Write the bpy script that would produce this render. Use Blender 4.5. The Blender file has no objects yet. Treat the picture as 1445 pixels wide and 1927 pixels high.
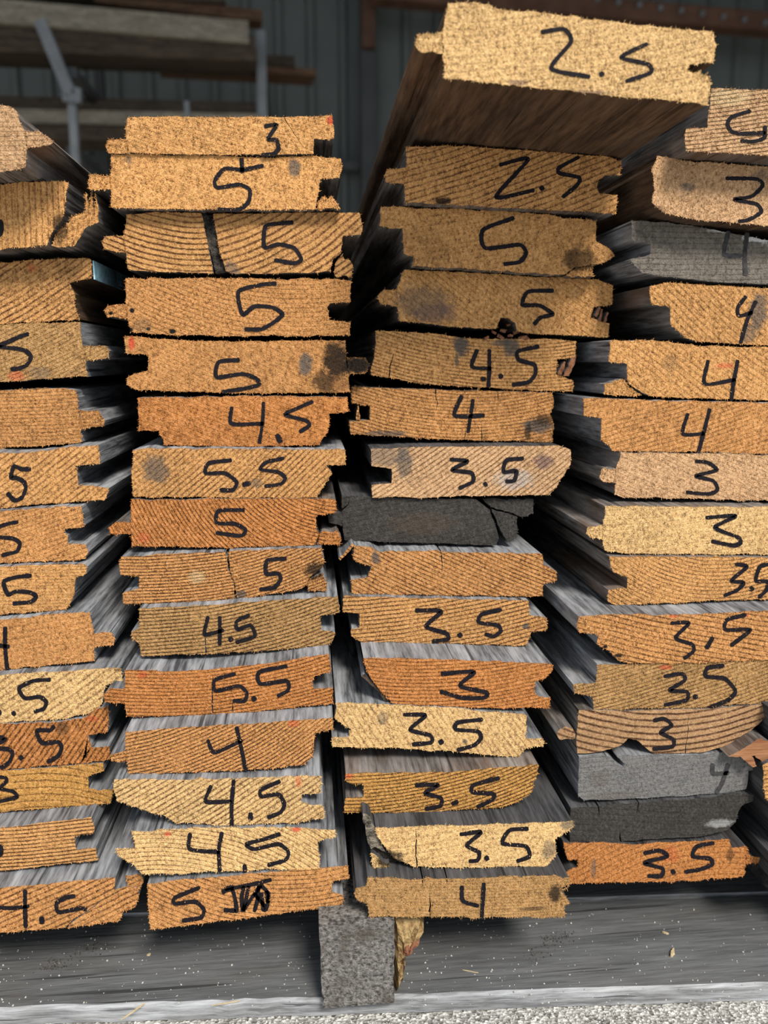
import bpy, math, random
import numpy as np
from mathutils import Vector

random.seed(7)
RNG = np.random.default_rng(11)
SC = bpy.context.scene
DEBUG = False
COL = SC.collection

# ------------------------------------------------------------------ camera
IW, IH, FPX = 1445.0, 1927.0, 1450.0
CAM_Z = 0.474
VPX, VPY = 580.0, 680.0                     # where the board direction (+Y) vanishes
PITCH = math.atan((IH / 2 - VPY) / FPX)
YAW = math.atan((IW / 2 - VPX) / FPX * math.cos(PITCH))
FWD = Vector((math.sin(YAW) * math.cos(PITCH), math.cos(YAW) * math.cos(PITCH), -math.sin(PITCH)))
RGT = Vector((math.cos(YAW), -math.sin(YAW), 0))
UPV = RGT.cross(FWD)
CAM = Vector((0, 0, CAM_Z))
cd = bpy.data.cameras.new('camera')
cam = bpy.data.objects.new('camera', cd)
COL.objects.link(cam)
cam.location = CAM
cam.rotation_euler = FWD.to_track_quat('-Z', 'Y').to_euler()
cd.sensor_fit = 'VERTICAL'
cd.sensor_height = 36.0
cd.lens = FPX / IH * 36.0
cd.clip_start = 0.01
cd.dof.use_dof = True
cd.dof.focus_distance = 0.545
cd.dof.aperture_fstop = (cd.lens / 1000) / 0.0048
SC.camera = cam

# ------------------------------------------------------------------ world, sun, exposure
W = bpy.data.worlds.new('overcast_sky')
SC.world = W
W.use_nodes = True
wn, wl = W.node_tree.nodes, W.node_tree.links
wn.clear()
wo = wn.new('ShaderNodeOutputWorld')
wb = wn.new('ShaderNodeBackground')
wb.inputs[0].default_value = (0.83, 0.91, 1.0, 1)
wb.inputs[1].default_value = 0.72
wl.new(wb.outputs[0], wo.inputs[0])
sd = bpy.data.lights.new('sun', 'SUN')
sun = bpy.data.objects.new('sun', sd)
COL.objects.link(sun)
sd.energy = 3.7
sd.angle = math.radians(16)
sd.color = (1.0, 0.93, 0.84)
sun.rotation_euler = Vector((-0.22, 0.66, -0.78)).to_track_quat('-Z', 'Y').to_euler()
SC.view_settings.view_transform = 'Standard'
SC.view_settings.look = 'None'
SC.view_settings.gamma = 1
SC.view_settings.exposure = 0.24
SC.view_settings.use_curve_mapping = False


# ------------------------------------------------------------------ projection helpers
def ray(x, y):
    return FWD + RGT * ((x - IW / 2) / FPX) + UPV * ((IH / 2 - y) / FPX)


def at_y(x, y, Y):
    r = ray(x, y)
    return CAM + r * (Y / r.y)


def at_z(x, y, Z):
    r = ray(x, y)
    return CAM + r * ((Z - CAM_Z) / r.z)


# ------------------------------------------------------------------ materials
def nt(name):
    m = bpy.data.materials.new(name)
    m.use_nodes = True
    t = m.node_tree
    b = t.nodes['Principled BSDF']
    b.inputs['Roughness'].default_value = 0.85
    b.inputs['Specular IOR Level'].default_value = 0.2
    return m, t, b


class G:
    """small node graph writer"""
    def __init__(s, t):
        s.t = t

    def n(s, kind, **kw):
        o = s.t.nodes.new(kind)
        for k, v in kw.items():
            setattr(o, k, v)
        return o

    def put(s, sock, v):
        if isinstance(v, bpy.types.NodeSocket):
            s.t.links.new(v, sock)
        elif isinstance(v, tuple) and len(v) == 3 and sock.type == 'RGBA':
            sock.default_value = (*v, 1)
        else:
            sock.default_value = v

    def math(s, op, a, b=0.0, c=None):
        o = s.n('ShaderNodeMath', operation=op)
        s.put(o.inputs[0], a)
        s.put(o.inputs[1], b)
        if c is not None:
            s.put(o.inputs[2], c)
        return o.outputs[0]

    def vmath(s, op, a, b=(0, 0, 0), out=0):
        o = s.n('ShaderNodeVectorMath', operation=op)
        s.put(o.inputs[0], a)
        s.put(o.inputs[1], b)
        return o.outputs[out]

    def noise(s, vec, scale, detail=3, rough=0.55, out=0):
        o = s.n('ShaderNodeTexNoise')
        s.put(o.inputs['Vector'], vec)
        o.inputs['Scale'].default_value = scale
        o.inputs['Detail'].default_value = detail
        o.inputs['Roughness'].default_value = rough
        return o.outputs[out]

    def rng(s, v, a, b, c=0.0, d=1.0, smooth=False):
        o = s.n('ShaderNodeMapRange')
        if smooth:
            o.interpolation_type = 'SMOOTHSTEP'
        s.put(o.inputs[0], v)
        for i, q in enumerate((a, b, c, d)):
            s.put(o.inputs[i + 1], q)
        return o.outputs[0]

    def mix(s, f, a, b, blend='MIX'):
        o = s.n('ShaderNodeMix', data_type='RGBA', blend_type=blend)
        s.put(o.inputs[0], f)
        s.put(o.inputs[6], a)
        s.put(o.inputs[7], b)
        return o.outputs[2]

    def coord(s, offset=(0, 0, 0)):
        o = s.n('ShaderNodeTexCoord')
        return s.vmath('ADD', o.outputs['Object'], offset)


PX = 0.00037                                # metres per photo pixel on the stack


def end_grain(name, light, dark, ring, spots, grain=1.0):
    """sawn end of a board: growth rings, furry saw marks, stains. ring = (centre x, centre z, spacing, contrast)"""
    m, t, b = nt(name)
    g = G(t)
    p = g.coord()
    off = tuple(random.uniform(-5, 5) for _ in range(3))
    q = g.vmath('ADD', p, off)
    cx, cz, spc, con = ring
    d = g.vmath('MULTIPLY', g.vmath('SUBTRACT', p, (cx, 0, cz)), (1, 0, 1))
    dist = g.vmath('LENGTH', d, out=1)
    wob = g.noise(q, 22, 2)
    wob2 = g.noise(q, 260, 2)
    v = g.math('ADD', g.math('DIVIDE', dist, spc), g.math('MULTIPLY', wob, 0.9))
    v = g.math('ADD', v, g.math('MULTIPLY', wob2, 0.16))
    fr = g.math('FRACT', v)
    prof = g.math('MULTIPLY', g.rng(fr, 0.55, 0.88, smooth=True), g.rng(fr, 0.91, 1.0, 1, 0, smooth=True))
    band = g.rng(g.noise(q, 45, 2), 0.3, 0.62, 0.45, 1.25)
    prof = g.math('MULTIPLY', g.math('MULTIPLY', prof, band), con)
    c = g.mix(prof, light, dark)
    # broad patches of warmer / paler wood
    patch = g.rng(g.noise(q, 28, 3), 0.35, 0.68)
    c = g.mix(patch, c, g.mix(0.45, c, tuple(x * 0.55 for x in light)))
    # furry fibre ends
    st = g.vmath('MULTIPLY', q, (1.0, 1.0, 0.72))
    f1 = g.noise(st, 500, 3, 0.6)
    f2 = g.noise(st, 1700, 2, 0.6)
    f = g.math('ADD', g.math('MULTIPLY', f1, 0.6), g.math('MULTIPLY', f2, 0.4))
    hi = g.rng(f, 0.51, 0.64)
    lo = g.rng(f, 0.475, 0.36)
    c = g.mix(g.math('MULTIPLY', hi, 0.85 * grain), c, tuple(min(1, x * 1.32 + 0.05) for x in light))
    c = g.mix(g.math('MULTIPLY', lo, 0.85 * grain), c, tuple(x * 0.42 for x in dark))
    sn = g.noise(q, 190, 4, 0.7)
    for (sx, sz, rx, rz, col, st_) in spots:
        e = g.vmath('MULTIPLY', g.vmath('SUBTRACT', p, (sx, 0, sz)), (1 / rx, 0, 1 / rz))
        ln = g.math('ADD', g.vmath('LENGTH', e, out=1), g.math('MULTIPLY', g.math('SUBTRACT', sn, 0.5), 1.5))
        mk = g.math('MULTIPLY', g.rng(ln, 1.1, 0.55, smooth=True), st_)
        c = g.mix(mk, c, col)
    g.put(b.inputs['Base Color'], c)
    h = g.math('ADD', f, g.math('MULTIPLY', prof, -0.35))
    bp = g.n('ShaderNodeBump')
    bp.inputs['Strength'].default_value = 0.9
    bp.inputs['Distance'].default_value = 0.0026
    g.put(bp.inputs['Height'], h)
    g.put(b.inputs['Normal'], bp.outputs[0])
    return m


def weathered(name, c0, c1, c2, axis=1, blotch=0.35):
    """long-grain weathered wood, grain along the given axis"""
    m, t, b = nt(name)
    g = G(t)
    oi = g.n('ShaderNodeObjectInfo')
    r3 = g.n('ShaderNodeCombineXYZ')
    for i in range(3):
        g.put(r3.inputs[i], g.math('MULTIPLY', oi.outputs['Random'], 17.0 + 9 * i))
    p = g.vmath('ADD', g.coord(), r3.outputs[0])
    sc = [1.0, 1.0, 1.0]
    sc[axis] = 0.085
    s = g.vmath('MULTIPLY', p, tuple(sc))
    n1 = g.noise(s, 330, 4, 0.65)
    n2 = g.noise(s, 70, 3, 0.6)
    c = g.mix(g.rng(g.math('ADD', g.math('MULTIPLY', n1, 0.55), g.math('MULTIPLY', n2, 0.45)), 0.385, 0.615), c0, c1)
    n3 = g.noise(g.vmath('MULTIPLY', p, tuple(0.35 if k == axis else 1 for k in range(3))), 24, 4, 0.6)
    c = g.mix(g.math('MULTIPLY', g.rng(n3, 0.5, 0.72), blotch), c, c2)
    n4 = g.noise(g.vmath('MULTIPLY', p, tuple(0.02 if k == axis else 1 for k in range(3))), 260, 2, 0.5)
    c = g.mix(g.math('MULTIPLY', g.rng(n4, 0.36, 0.31), 0.8), c, tuple(x * 0.35 for x in c0))
    g.put(b.inputs['Base Color'], c)
    bp = g.n('ShaderNodeBump')
    bp.inputs['Strength'].default_value = 0.7
    bp.inputs['Distance'].default_value = 0.0012
    g.put(bp.inputs['Height'], n1)
    g.put(b.inputs['Normal'], bp.outputs[0])
    return m


def rough_stone(name, c0, c1, scale, bump=0.9, dist=0.002, c2=None):
    m, t, b = nt(name)
    g = G(t)
    p = g.coord()
    n1 = g.noise(p, scale, 4, 0.7)
    n2 = g.noise(p, scale * 0.12, 3, 0.6)
    c = g.mix(g.rng(n1, 0.36, 0.64), c0, c1)
    if c2:
        c = g.mix(g.rng(n2, 0.5, 0.7), c, c2)
    g.put(b.inputs['Base Color'], c)
    bp = g.n('ShaderNodeBump')
    bp.inputs['Strength'].default_value = bump
    bp.inputs['Distance'].default_value = dist
    g.put(bp.inputs['Height'], n1)
    g.put(b.inputs['Normal'], bp.outputs[0])
    return m


def plain(name, c, rough=0.7, spec=0.3, metal=0.0, var=0.25, scale=30):
    m, t, b = nt(name)
    g = G(t)
    n = g.noise(g.coord(), scale, 3)
    cc = g.mix(g.rng(n, 0.3, 0.7), tuple(x * (1 - var) for x in c), tuple(min(1, x * (1 + var)) for x in c))
    g.put(b.inputs['Base Color'], cc)
    b.inputs['Roughness'].default_value = rough
    b.inputs['Specular IOR Level'].default_value = spec
    b.inputs['Metallic'].default_value = metal
    return m


SIDE = {
    'grey': weathered('weathered_grey_wood', (0.055, 0.057, 0.062), (0.36, 0.372, 0.395), (0.11, 0.09, 0.075)),
    'brown': weathered('aged_brown_wood', (0.045, 0.026, 0.016), (0.17, 0.105, 0.062), (0.10, 0.085, 0.075)),
    'mixed': weathered('grey_brown_wood', (0.055, 0.048, 0.043), (0.27, 0.245, 0.228), (0.14, 0.075, 0.04), 1, 0.8),
    'dark': weathered('charcoal_grey_wood', (0.022, 0.022, 0.023), (0.10, 0.10, 0.105), (0.05, 0.035, 0.028)),
}
INK = plain('black_marker_ink', (0.010, 0.008, 0.011), 0.75, 0.15, 0, 0.5, 400)
INK_FAINT = plain('faded_marker_ink', (0.045, 0.043, 0.045), 0.8, 0.2, 0, 0.5, 300)
PAL = {
    'tan': ((0.68, 0.355, 0.125), (0.22, 0.085, 0.035)),
    'warm': ((0.61, 0.295, 0.10), (0.19, 0.075, 0.03)),
    'pale': ((0.76, 0.49, 0.215), (0.25, 0.12, 0.05)),
    'orange': ((0.55, 0.225, 0.064), (0.16, 0.054, 0.018)),
    'olive': ((0.50, 0.285, 0.108), (0.14, 0.068, 0.028)),
    'pink': ((0.63, 0.385, 0.20), (0.32, 0.165, 0.075)),
    'yellow': ((0.60, 0.315, 0.085), (0.19, 0.078, 0.024)),
    'brown': ((0.47, 0.275, 0.135), (0.17, 0.075, 0.04)),
    'grey': ((0.20, 0.175, 0.145), (0.085, 0.075, 0.065)),
    'ash': ((0.205, 0.20, 0.195), (0.075, 0.075, 0.075)),
    'black': ((0.052, 0.047, 0.042), (0.022, 0.02, 0.019)),
}
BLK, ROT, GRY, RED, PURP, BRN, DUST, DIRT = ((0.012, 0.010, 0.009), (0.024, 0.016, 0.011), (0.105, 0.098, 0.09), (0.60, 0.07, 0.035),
                                       (0.16, 0.10, 0.10), (0.17, 0.075, 0.028), (0.45, 0.45, 0.44), (0.10, 0.07, 0.045))


# ------------------------------------------------------------------ object helpers
def link(o, parent=None):
    COL.objects.link(o)
    if parent:
        o.parent = parent
    return o


def tag(o, label, cat, group=None, kind=None):
    o['label'] = label
    o['category'] = cat
    if group:
        o['group'] = group
    if kind:
        o['kind'] = kind
    return o


def empty(name, loc):
    o = bpy.data.objects.new(name, None)
    o.empty_display_size = 0.02
    o.location = loc
    return link(o)


def mesh(name, verts, faces, mats, parent=None, fmat=None):
    me = bpy.data.meshes.new(name)
    me.from_pydata([tuple(v) for v in verts], [], faces)
    for m in (mats if isinstance(mats, (list, tuple)) else [mats]):
        me.materials.append(m)
    if fmat is not None:
        me.polygons.foreach_set('material_index', fmat)
    me.update()
    return link(bpy.data.objects.new(name, me), parent)


def prism(pts, y0, y1):
    """closed prism of an outline [(x, z)] between y0 (front) and y1; returns verts, faces, front face index 0"""
    n = len(pts)
    area = sum(pts[i][0] * pts[(i + 1) % n][1] - pts[(i + 1) % n][0] * pts[i][1] for i in range(n))
    if area < 0:
        pts = pts[::-1]                       # counter-clockwise seen from -Y
    v = [(x, y0, z) for x, z in pts] + [(x, y1, z) for x, z in pts]
    f = [tuple(range(n)), tuple(range(2 * n - 1, n - 1, -1))]
    f += [(i, n + i, n + (i + 1) % n, (i + 1) % n) for i in range(n)]
    return v, f


def jag(pts, step, amp):
    """densify an outline and roughen it (pts in px)"""
    out = []
    n = len(pts)
    drift = 0.0
    for i in range(n):
        a, b = np.array(pts[i]), np.array(pts[(i + 1) % n])
        L = float(np.linalg.norm(b - a))
        k = max(1, int(L / step))
        if L < 1e-6:
            continue
        nrm = np.array((b[1] - a[1], a[0] - b[0])) / L
        for j in range(k):
            drift = 0.6 * drift + random.gauss(0, amp) * 0.8
            w = 0.5 if j == 0 else 1.0
            q = a + (b - a) * (j / k) + nrm * drift * w
            out.append((float(q[0]), float(q[1])))
    return out


def inside(px, py, poly):
    """vectorised point in polygon"""
    r = np.zeros(len(px), bool)
    n = len(poly)
    for i in range(n):
        x0, y0 = poly[i]
        x1, y1 = poly[(i + 1) % n]
        if y0 == y1:
            continue
        c = ((y0 > py) != (y1 > py)) & (px < (x1 - x0) * (py - y0) / (y1 - y0) + x0)
        r ^= c
    return r


def spline(pts, step):
    """Catmull-Rom samples through pts"""
    P = [np.array(p, float) for p in pts]
    if len(P) == 2:
        k = max(2, int(np.linalg.norm(P[1] - P[0]) / step))
        return [P[0] + (P[1] - P[0]) * i / k for i in range(k + 1)]
    P = [2 * P[0] - P[1]] + P + [2 * P[-1] - P[-2]]
    out = []
    for i in range(1, len(P) - 2):
        k = max(2, int(np.linalg.norm(P[i + 1] - P[i]) / step))
        for j in range(k):
            t = j / k
            a, b, c, d = P[i - 1:i + 3]
            m1, m2 = 0.35 * (c - a), 0.35 * (d - b)
            out.append((2 * t**3 - 3 * t**2 + 1) * b + (t**3 - 2 * t**2 + t) * m1 + (-2 * t**3 + 3 * t**2) * c + (t**3 - t**2) * m2)
    out.append(P[-2])
    return out


# ------------------------------------------------------------------ board data, read off the photograph in crops (origin x, origin y, scale)
ZM = {'A1': (0, 180, 4.014), 'A2': (0, 580, 4.014), 'A3': (0, 920, 4.014), 'A4': (0, 1300, 4.014),
      'B1': (180, 200, 2.676), 'B2': (180, 500, 2.676), 'B3': (180, 810, 2.676), 'B4': (180, 1100, 2.676), 'B5': (180, 1420, 2.676),
      'C1': (640, 0, 1.901), 'C2': (620, 240, 2.491), 'C3': (620, 600, 2.779), 'C4': (600, 900, 2.676), 'C5': (600, 1180, 2.676),
      'C6': (600, 1480, 2.676), 'D1': (1020, 140, 3.4), 'D2': (1020, 500, 3.4), 'D3': (1000, 820, 3.247), 'D4': (1000, 1120, 3.247),
      'D5': (1000, 1300, 3.247), 'P': (0, 0, 1)}


def conv(z, pts):
    ox, oy, s = ZM[z]
    return [(ox + x / s, oy + y / s) for x, y in pts]


def pairs(s):
    return [tuple(float(v) for v in t.split(',')) for t in s.split()]


STACKS = {'L': [], 'M': [], 'N': [], 'R': [], 'S': []}


def bd(st, z, outline, pal, ring, ink, label, side='grey', ft=4.0, **k):
    STACKS[st].append(dict(z=z, outline=outline, pal=pal, ring=ring, ink=ink, label=label, side=side, ft=ft, **k))


# ---- leftmost stack, top to bottom.  ring = (angle, spacing px, curve radius px, contrast)
bd('L', 'A1', '-1500,40 0,70 75,80 125,118 145,190 185,262 ( 185,262 290,268 380,325 400,350 360,372 200,398 ) 196,470 195,535 150,556 0,575 -1500,600',
   'pink', (4, 11, 3000, .4), '', 'blurred near board with a rounded corner, topmost of the leftmost stack', 'mixed', 4.5)
bd('L', 'A1', '-1500,690 0,668 200,655 482,642 520,660 500,720 490,860 470,930 400,1020 375,1060 355,1130 200,1145 0,1165 -1500,1190',
   'tan', (88, 14, 3000, .5), '-60,940 0,950 15,990 0,1050 -60,1070', 'tan board with upright grain and a splintered right edge, second down the leftmost stack', 'mixed', 4.5, dr=(0.965, 0.99),
   pieces=[('splintered_edge', '506,965 560,905 640,880 640,740 655,740 665,850 690,700 705,870 720,740 735,870 738,950 660,985 622,1012 600,1060 575,1090 560,1130 480,1140 385,1130 405,1065 470,995')], rough=1.4,
   spots=[(450, 1000, 60, 130, 'BLK', .8)])
bd('L', 'A1', '-1500,1280 0,1265 200,1245 400,1235 655,1225 690,1240 690,1380 565,1400 525,1420 545,1470 570,1500 560,1560 600,1690 500,1692 200,1710 0,1725 -1500,1740',
   'tan', (33, 13, 3000, .8), '', 'board with slanting dark rings and a blue paint smear on its right edge', 'brown', 4.5, dr=(0.985, 1.0), paint=1,
   spots=[(240, 1300, 40, 45, 'RED', .35)])
bd('L', 'A2', '-1500,130 0,125 200,115 605,105 610,200 620,285 ( 620,285 800,285 826,320 820,370 650,400 ) 652,470 660,520 500,520 370,530 0,555 -1500,580',
   'olive', (26, 9, 3000, .45), '210,195 150,215 60,255 -10,285 20,295 130,305 200,325 235,370 200,430 140,455 90,460',
   'olive-tan board marked 5 with a long tongue, directly under the blue-smeared board', 'grey', 5, spots=[(125, 515, 75, 45, 'RED', .45), (300, 490, 90, 60, 'GRY', .4)])
bd('L', 'A2', '-1500,650 0,628 200,612 320,605 480,607 572,618 585,700 592,765 ( 592,765 650,775 740,772 790,850 780,890 620,910 ) 603,935 620,1010 400,1030 0,1060 -1500,1090',
   'warm', (3, 9, 3000, .4), '', 'plain orange-tan board without a number in view, fifth down the leftmost stack', 'grey', 5)
bd('L', 'A2', '-1500,1120 0,1095 250,1090 380,1075 500,1050 740,1035 750,1100 755,1180 570,1190 585,1230 590,1340 720,1345 820,1360 790,1450 500,1465 200,1490 0,1510 -1500,1540',
   'tan', (38, 13, 3000, .6), '225,1215 165,1215 105,1195 85,1280 120,1280 180,1310 195,1360 165,1430 110,1450 60,1400',
   'grooved board marked with a small upright 5, sixth down the leftmost stack', 'grey', 5)
bd('L', 'A3', '-1500,200 0,172 300,150 500,135 615,130 630,200 630,285 490,300 480,330 512,350 512,410 560,420 650,420 672,480 640,530 500,540 200,550 0,565 -1500,590',
   'warm', (20, 11, 3000, .4), '130,250 70,260 -10,290 -30,360 0,365 100,375 150,410 130,470 60,490 20,500',
   'grooved board with a 5 cut off by the frame, seventh down the leftmost stack', 'grey', 5)
bd('L', 'A3', '-1500,610 0,590 200,577 400,572 640,567 660,590 650,640 580,665 565,700 560,800 530,860 490,910 300,925 0,955 -1500,980',
   'tan', (0, 8, 3000, .35), '230,655 130,665 30,700 60,795 120,775 220,780 275,810 240,850 170,860 105,865',
   'board marked 5 with a sloping lower right corner, eighth down the leftmost stack', 'grey', 5)
bd('L', 'A3', '-1500,1010 0,990 200,970 400,945 680,930 690,1000 710,1095 ( 710,1095 780,1082 840,1090 866,1130 855,1180 715,1195 ) 712,1250 715,1300 400,1325 0,1365 -1500,1400',
   'warm', (8, 16, 3000, .3), '40,1050 40,1200 55,1360 | -40,1180 20,1185 65,1190',
   'orange board with a finger-like tongue and half a 4, ninth down the leftmost stack', 'grey', 4)
bd('L', 'A3', '-1500,1440 0,1410 300,1385 600,1370 700,1360 910,1355 920,1450 800,1480 782,1530 775,1610 740,1660 680,1690 600,1705 450,1740 0,1765 -1500,1790',
   'pale', (35, 16, 3000, .5), '-40,1640 0,1690 -30,1720; 105,1695; 375,1440 250,1450 145,1505 190,1580 300,1570 350,1610 330,1660 265,1680',
   'pale cream board marked .5, its broad end reaching under the second stack', 'grey', 3.5)
bd('L', 'A4', '-1500,275 0,252 450,236 640,206 730,140 820,112 815,310 710,325 665,335 672,380 690,430 ( 690,430 760,425 830,420 825,520 622,545 ) 620,545 300,565 0,600 -1500,630',
   'orange', (55, 12, 3000, .8), '-10,345 40,360 10,385 -10,390 | -10,435 60,440 95,470 70,540 10,580; 160,505; 405,270 380,295 280,300 300,370 330,395 440,385 465,430 440,490 365,535',
   'brown-ringed board marked 3.5 in the leftmost stack', 'grey', 3.5, spots=[(470, 280, 60, 80, 'ROT', .55), (690, 210, 60, 25, 'RED', .35)],
   cracks=['622,545 680,450 710,405'])
bd('L', 'A4', '-1500,630 0,606 300,582 600,558 780,546 785,605 690,635 665,650 670,740 ( 670,740 760,755 862,740 835,850 650,860 ) 650,862 400,880 0,915 -1500,950',
   'yellow', (-14, 18, -320, .5), '-10,650 40,655 50,680 5,735 100,760 130,800 60,820 -10,835',
   'yellowish board with wide curved rings marked 3, in the leftmost stack', 'grey', 3)
bd('L', 'A4', '-1500,1060 0,1035 200,1015 450,980 690,955 715,1050 700,1080 565,1100 570,1180 580,1200 722,1185 740,1280 450,1310 0,1365 -1500,1400',
   'tan', (4, 10, 2000, 1.0), '-30,1170 8,1180 8,1230 -30,1250', 'board striped with dark parallel rings, second lowest in the leftmost stack', 'grey', 4, fuzz=.5)
bd('L', 'A4', '-1500,1515 0,1490 250,1470 600,1430 870,1412 862,1480 855,1530 ( 855,1530 880,1500 960,1480 1048,1490 1045,1560 1022,1640 932,1660 ) 920,1700 900,1740 500,1790 0,1825 -1500,1850',
   'warm', (25, 14, 3000, .7), '-10,1635 100,1640 215,1625 | 190,1510 190,1640 195,1780; 315,1715 318,1750; 560,1550 500,1560 430,1600 440,1670 540,1655 610,1640 650,1650',
   'board marked 4.5 with a diagonal crack, bottom of the leftmost stack', 'grey', 4.5,
   pieces=[('splintered_edge', '945,1400 1060,1392 1082,1440 1060,1490 985,1500')], cracks=['500,1790 560,1730 680,1650 770,1580'])

# ---- second stack
bd('M', 'B1', '160,55 400,52 700,55 1000,54 1188,47 1199,100 1196,163 1099,163 1098,240 900,243 650,241 400,240 165,236 ( 165,236 62,234 50,200 62,170 155,165 ) 150,110',
   'tan', (-15, 9, 3000, .3), '855,100 910,95 868,165 910,170 920,215 895,240 840,245', 'thin-looking top board of the second stack, marked with a small 3', 'mixed', 3,
   spots=[(1180, 70, 25, 25, 'RED', .8)], cracks=['950,54 1000,140 1060,222'], crackw=1.6)
bd('M', 'B1', '80,243 400,247 700,252 900,262 1100,252 1235,263 1240,320 1225,360 1130,365 1125,430 1105,518 900,523 600,518 300,513 80,508 78,418 ( 78,418 -35,415 -40,380 -30,345 0,342 76,350 )',
   'tan', (-20, 12, 3000, .2), '840,300 740,320 650,315 600,375 615,410 720,395 775,420 770,480 720,520 620,520; 735,265 738,330',
   'board marked with a bold slanting 5, second down the second stack', 'mixed', 5, spots=[(1000, 305, 35, 55, 'GRY', .8), (165, 270, 22, 25, 'GRY', .5)],
   pieces=[('splintered_edge', '1112,516 1130,470 1150,452 1170,470 1185,452 1205,472 1222,500 1232,514')], rough=1.3, fuzz=1.3)
bd('M', 'B1', '155,545 300,532 532,540 545,600 575,740 590,838 400,836 165,826 155,740 ( 155,740 120,735 50,722 30,685 48,656 140,650 ) 150,600',
   'tan', (-14, 13, 420, 1.0), '', 'cleft board with a black gap of bark, marked 5, third down the second stack', 'mixed', 5,
   extra=[('592,542 800,541 900,538 1200,532 1330,536 1345,600 1335,645 1240,650 1235,740 1190,772 1185,835 900,843 700,842 655,830 625,740 605,620',
           (1, 16, 500, .9), '990,585 930,590 855,605 850,710 920,695 1000,715 1035,770 1000,790 905,775')],
   pieces=[('splintered_edge', '1200,840 1208,790 1225,760 1245,740 1255,770 1275,765 1296,800 1290,862 1250,850 1215,858'), ('bark_seam', '532,540 592,542 605,620 625,740 655,830 600,838 575,740 548,620')],
   spots=[(680, 830, 60, 60, 'GRY', .6)], fuzz=.45)
bd('M', 'B2', '150,62 500,60 800,66 1200,68 1285,76 1283,185 1180,190 1165,210 1175,272 1215,277 1283,287 1280,354 800,354 400,348 172,333 160,265 ( 160,265 60,260 40,225 58,200 150,195 )',
   'warm', (-12, 11, 600, .4), '905,90 840,95 720,130 740,245 800,205 890,210 940,245 890,290 830,320 755,320',
   'board marked 5 with a worm-eaten tongue and grooved right end, second stack', 'mixed', 5,
   spots=[(75, 240, 14, 10, 'BLK', 1), (183, 226, 14, 14, 'BLK', 1), (175, 322, 16, 14, 'BLK', 1), (388, 330, 20, 14, 'BLK', 1), (265, 318, 12, 10, 'BLK', 1), (230, 300, 60, 40, 'DIRT', .4)], rough=1.2)
bd('M', 'B2', '145,357 400,372 700,382 1000,377 1255,377 1262,460 ( 1262,460 1360,465 1378,500 1360,540 1276,550 ) 1280,636 1000,642 600,638 200,624 155,600 160,560 220,540 265,530 265,450 155,440',
   'warm', (-25, 9, 3000, .3), '720,475 620,485 610,560 740,545 810,570 820,600 740,620 640,635',
   'board marked 5 with a charred black right end and tongue', 'dark', 5, spots=[(1060, 500, 38, 75, 'GRY', .85), (1150, 590, 70, 70, 'ROT', .8), (1215, 480, 85, 110, 'ROT', .95), (1320, 505, 90, 60, 'ROT', 1), (180, 385, 18, 40, 'RED', .8), (1230, 600, 60, 40, 'BRN', .5)])
bd('M', 'B2', '210,667 500,662 900,657 1268,662 1270,735 1175,745 1170,840 1120,905 800,909 345,904 340,870 320,850 320,830 220,832',
   'orange', (-22, 10, 3000, .35), '685,715 685,795 840,795 | 845,690 840,790 825,890; 915,855 930,885; 1090,685 1010,720 955,750 1060,780 1075,805 1030,835',
   'orange board marked 4.5, one lower corner stepped, sixth down the second stack', 'mixed', 4.5)
bd('M', 'B3', '185,102 250,92 700,92 1100,97 1255,97 1258,170 1160,175 1190,215 1150,280 1110,335 700,339 190,333 182,220',
   'tan', (42, 11, 3000, .65), '680,150 570,165 555,215 650,215 710,260 690,300 630,300; 745,272 775,266; 945,140 860,160 830,195 920,210 955,240 930,270 855,280',
   'pale board marked 5.5 with a grey smudge in its upper left corner, second stack', 'grey', 5.5, spots=[(305, 195, 75, 85, 'GRY', .7), (810, 265, 40, 30, 'GRY', .5)])
bd('M', 'B3', '180,350 600,345 1100,342 1208,347 1210,410 1110,430 1110,500 1125,520 1100,575 700,588 180,584 180,520 ( 180,520 75,520 65,490 100,462 180,465 )',
   'orange', (-52, 9, 300, .6), '745,400 620,405 610,465 700,470 755,500 730,530 610,515',
   'orange board marked 5 with steep curved rings, eighth down the second stack', 'mixed', 5,
   pieces=[('splintered_edge', '1132,515 1150,510 1190,520 1215,505 1238,545 1232,575 1112,575')], spots=[(240, 540, 40, 35, 'RED', .3)])
bd('M', 'B3', '130,635 300,625 655,612 665,700 690,760 702,844 400,865 140,872 135,820 220,795 220,735 125,725 120,670',
   'warm', (2, 8, 900, .9), '', 'split board marked 5 with a black knot near its end, second stack', 'grey', 5,
   extra=[('671,607 900,600 1138,587 1150,650 1140,690 1075,740 1062,775 1010,805 800,838 712,842 700,760 678,700', (6, 8, 900, .9), '955,645 865,655 860,720 920,720 930,750 900,790 830,800')],
   pieces=[('splintered_edge', '1068,775 1080,745 1140,720 1165,770 1160,808 1070,808')],
   spots=[(1105, 705, 60, 60, 'ROT', .9), (510, 740, 50, 40, 'PALE', .5), (735, 825, 30, 25, 'GRY', .8)])
bd('M', 'B4', '220,120 540,105 800,87 1000,72 1220,58 1225,140 1130,160 1135,230 1205,240 1200,270 1180,300 900,330 560,350 230,360 220,300 ( 220,300 182,272 178,240 215,222 )',
   'olive', (11, 9, 900, .85), '565,165 550,250 640,230 | 625,165 625,300; 680,275; 770,155 710,185 715,225 780,205 800,260 710,290',
   'dull olive board marked 45 in thin strokes, tenth down the second stack', 'grey', 4.5, cracks=['556,350 552,280 545,200'], fuzz=.8)
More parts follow.
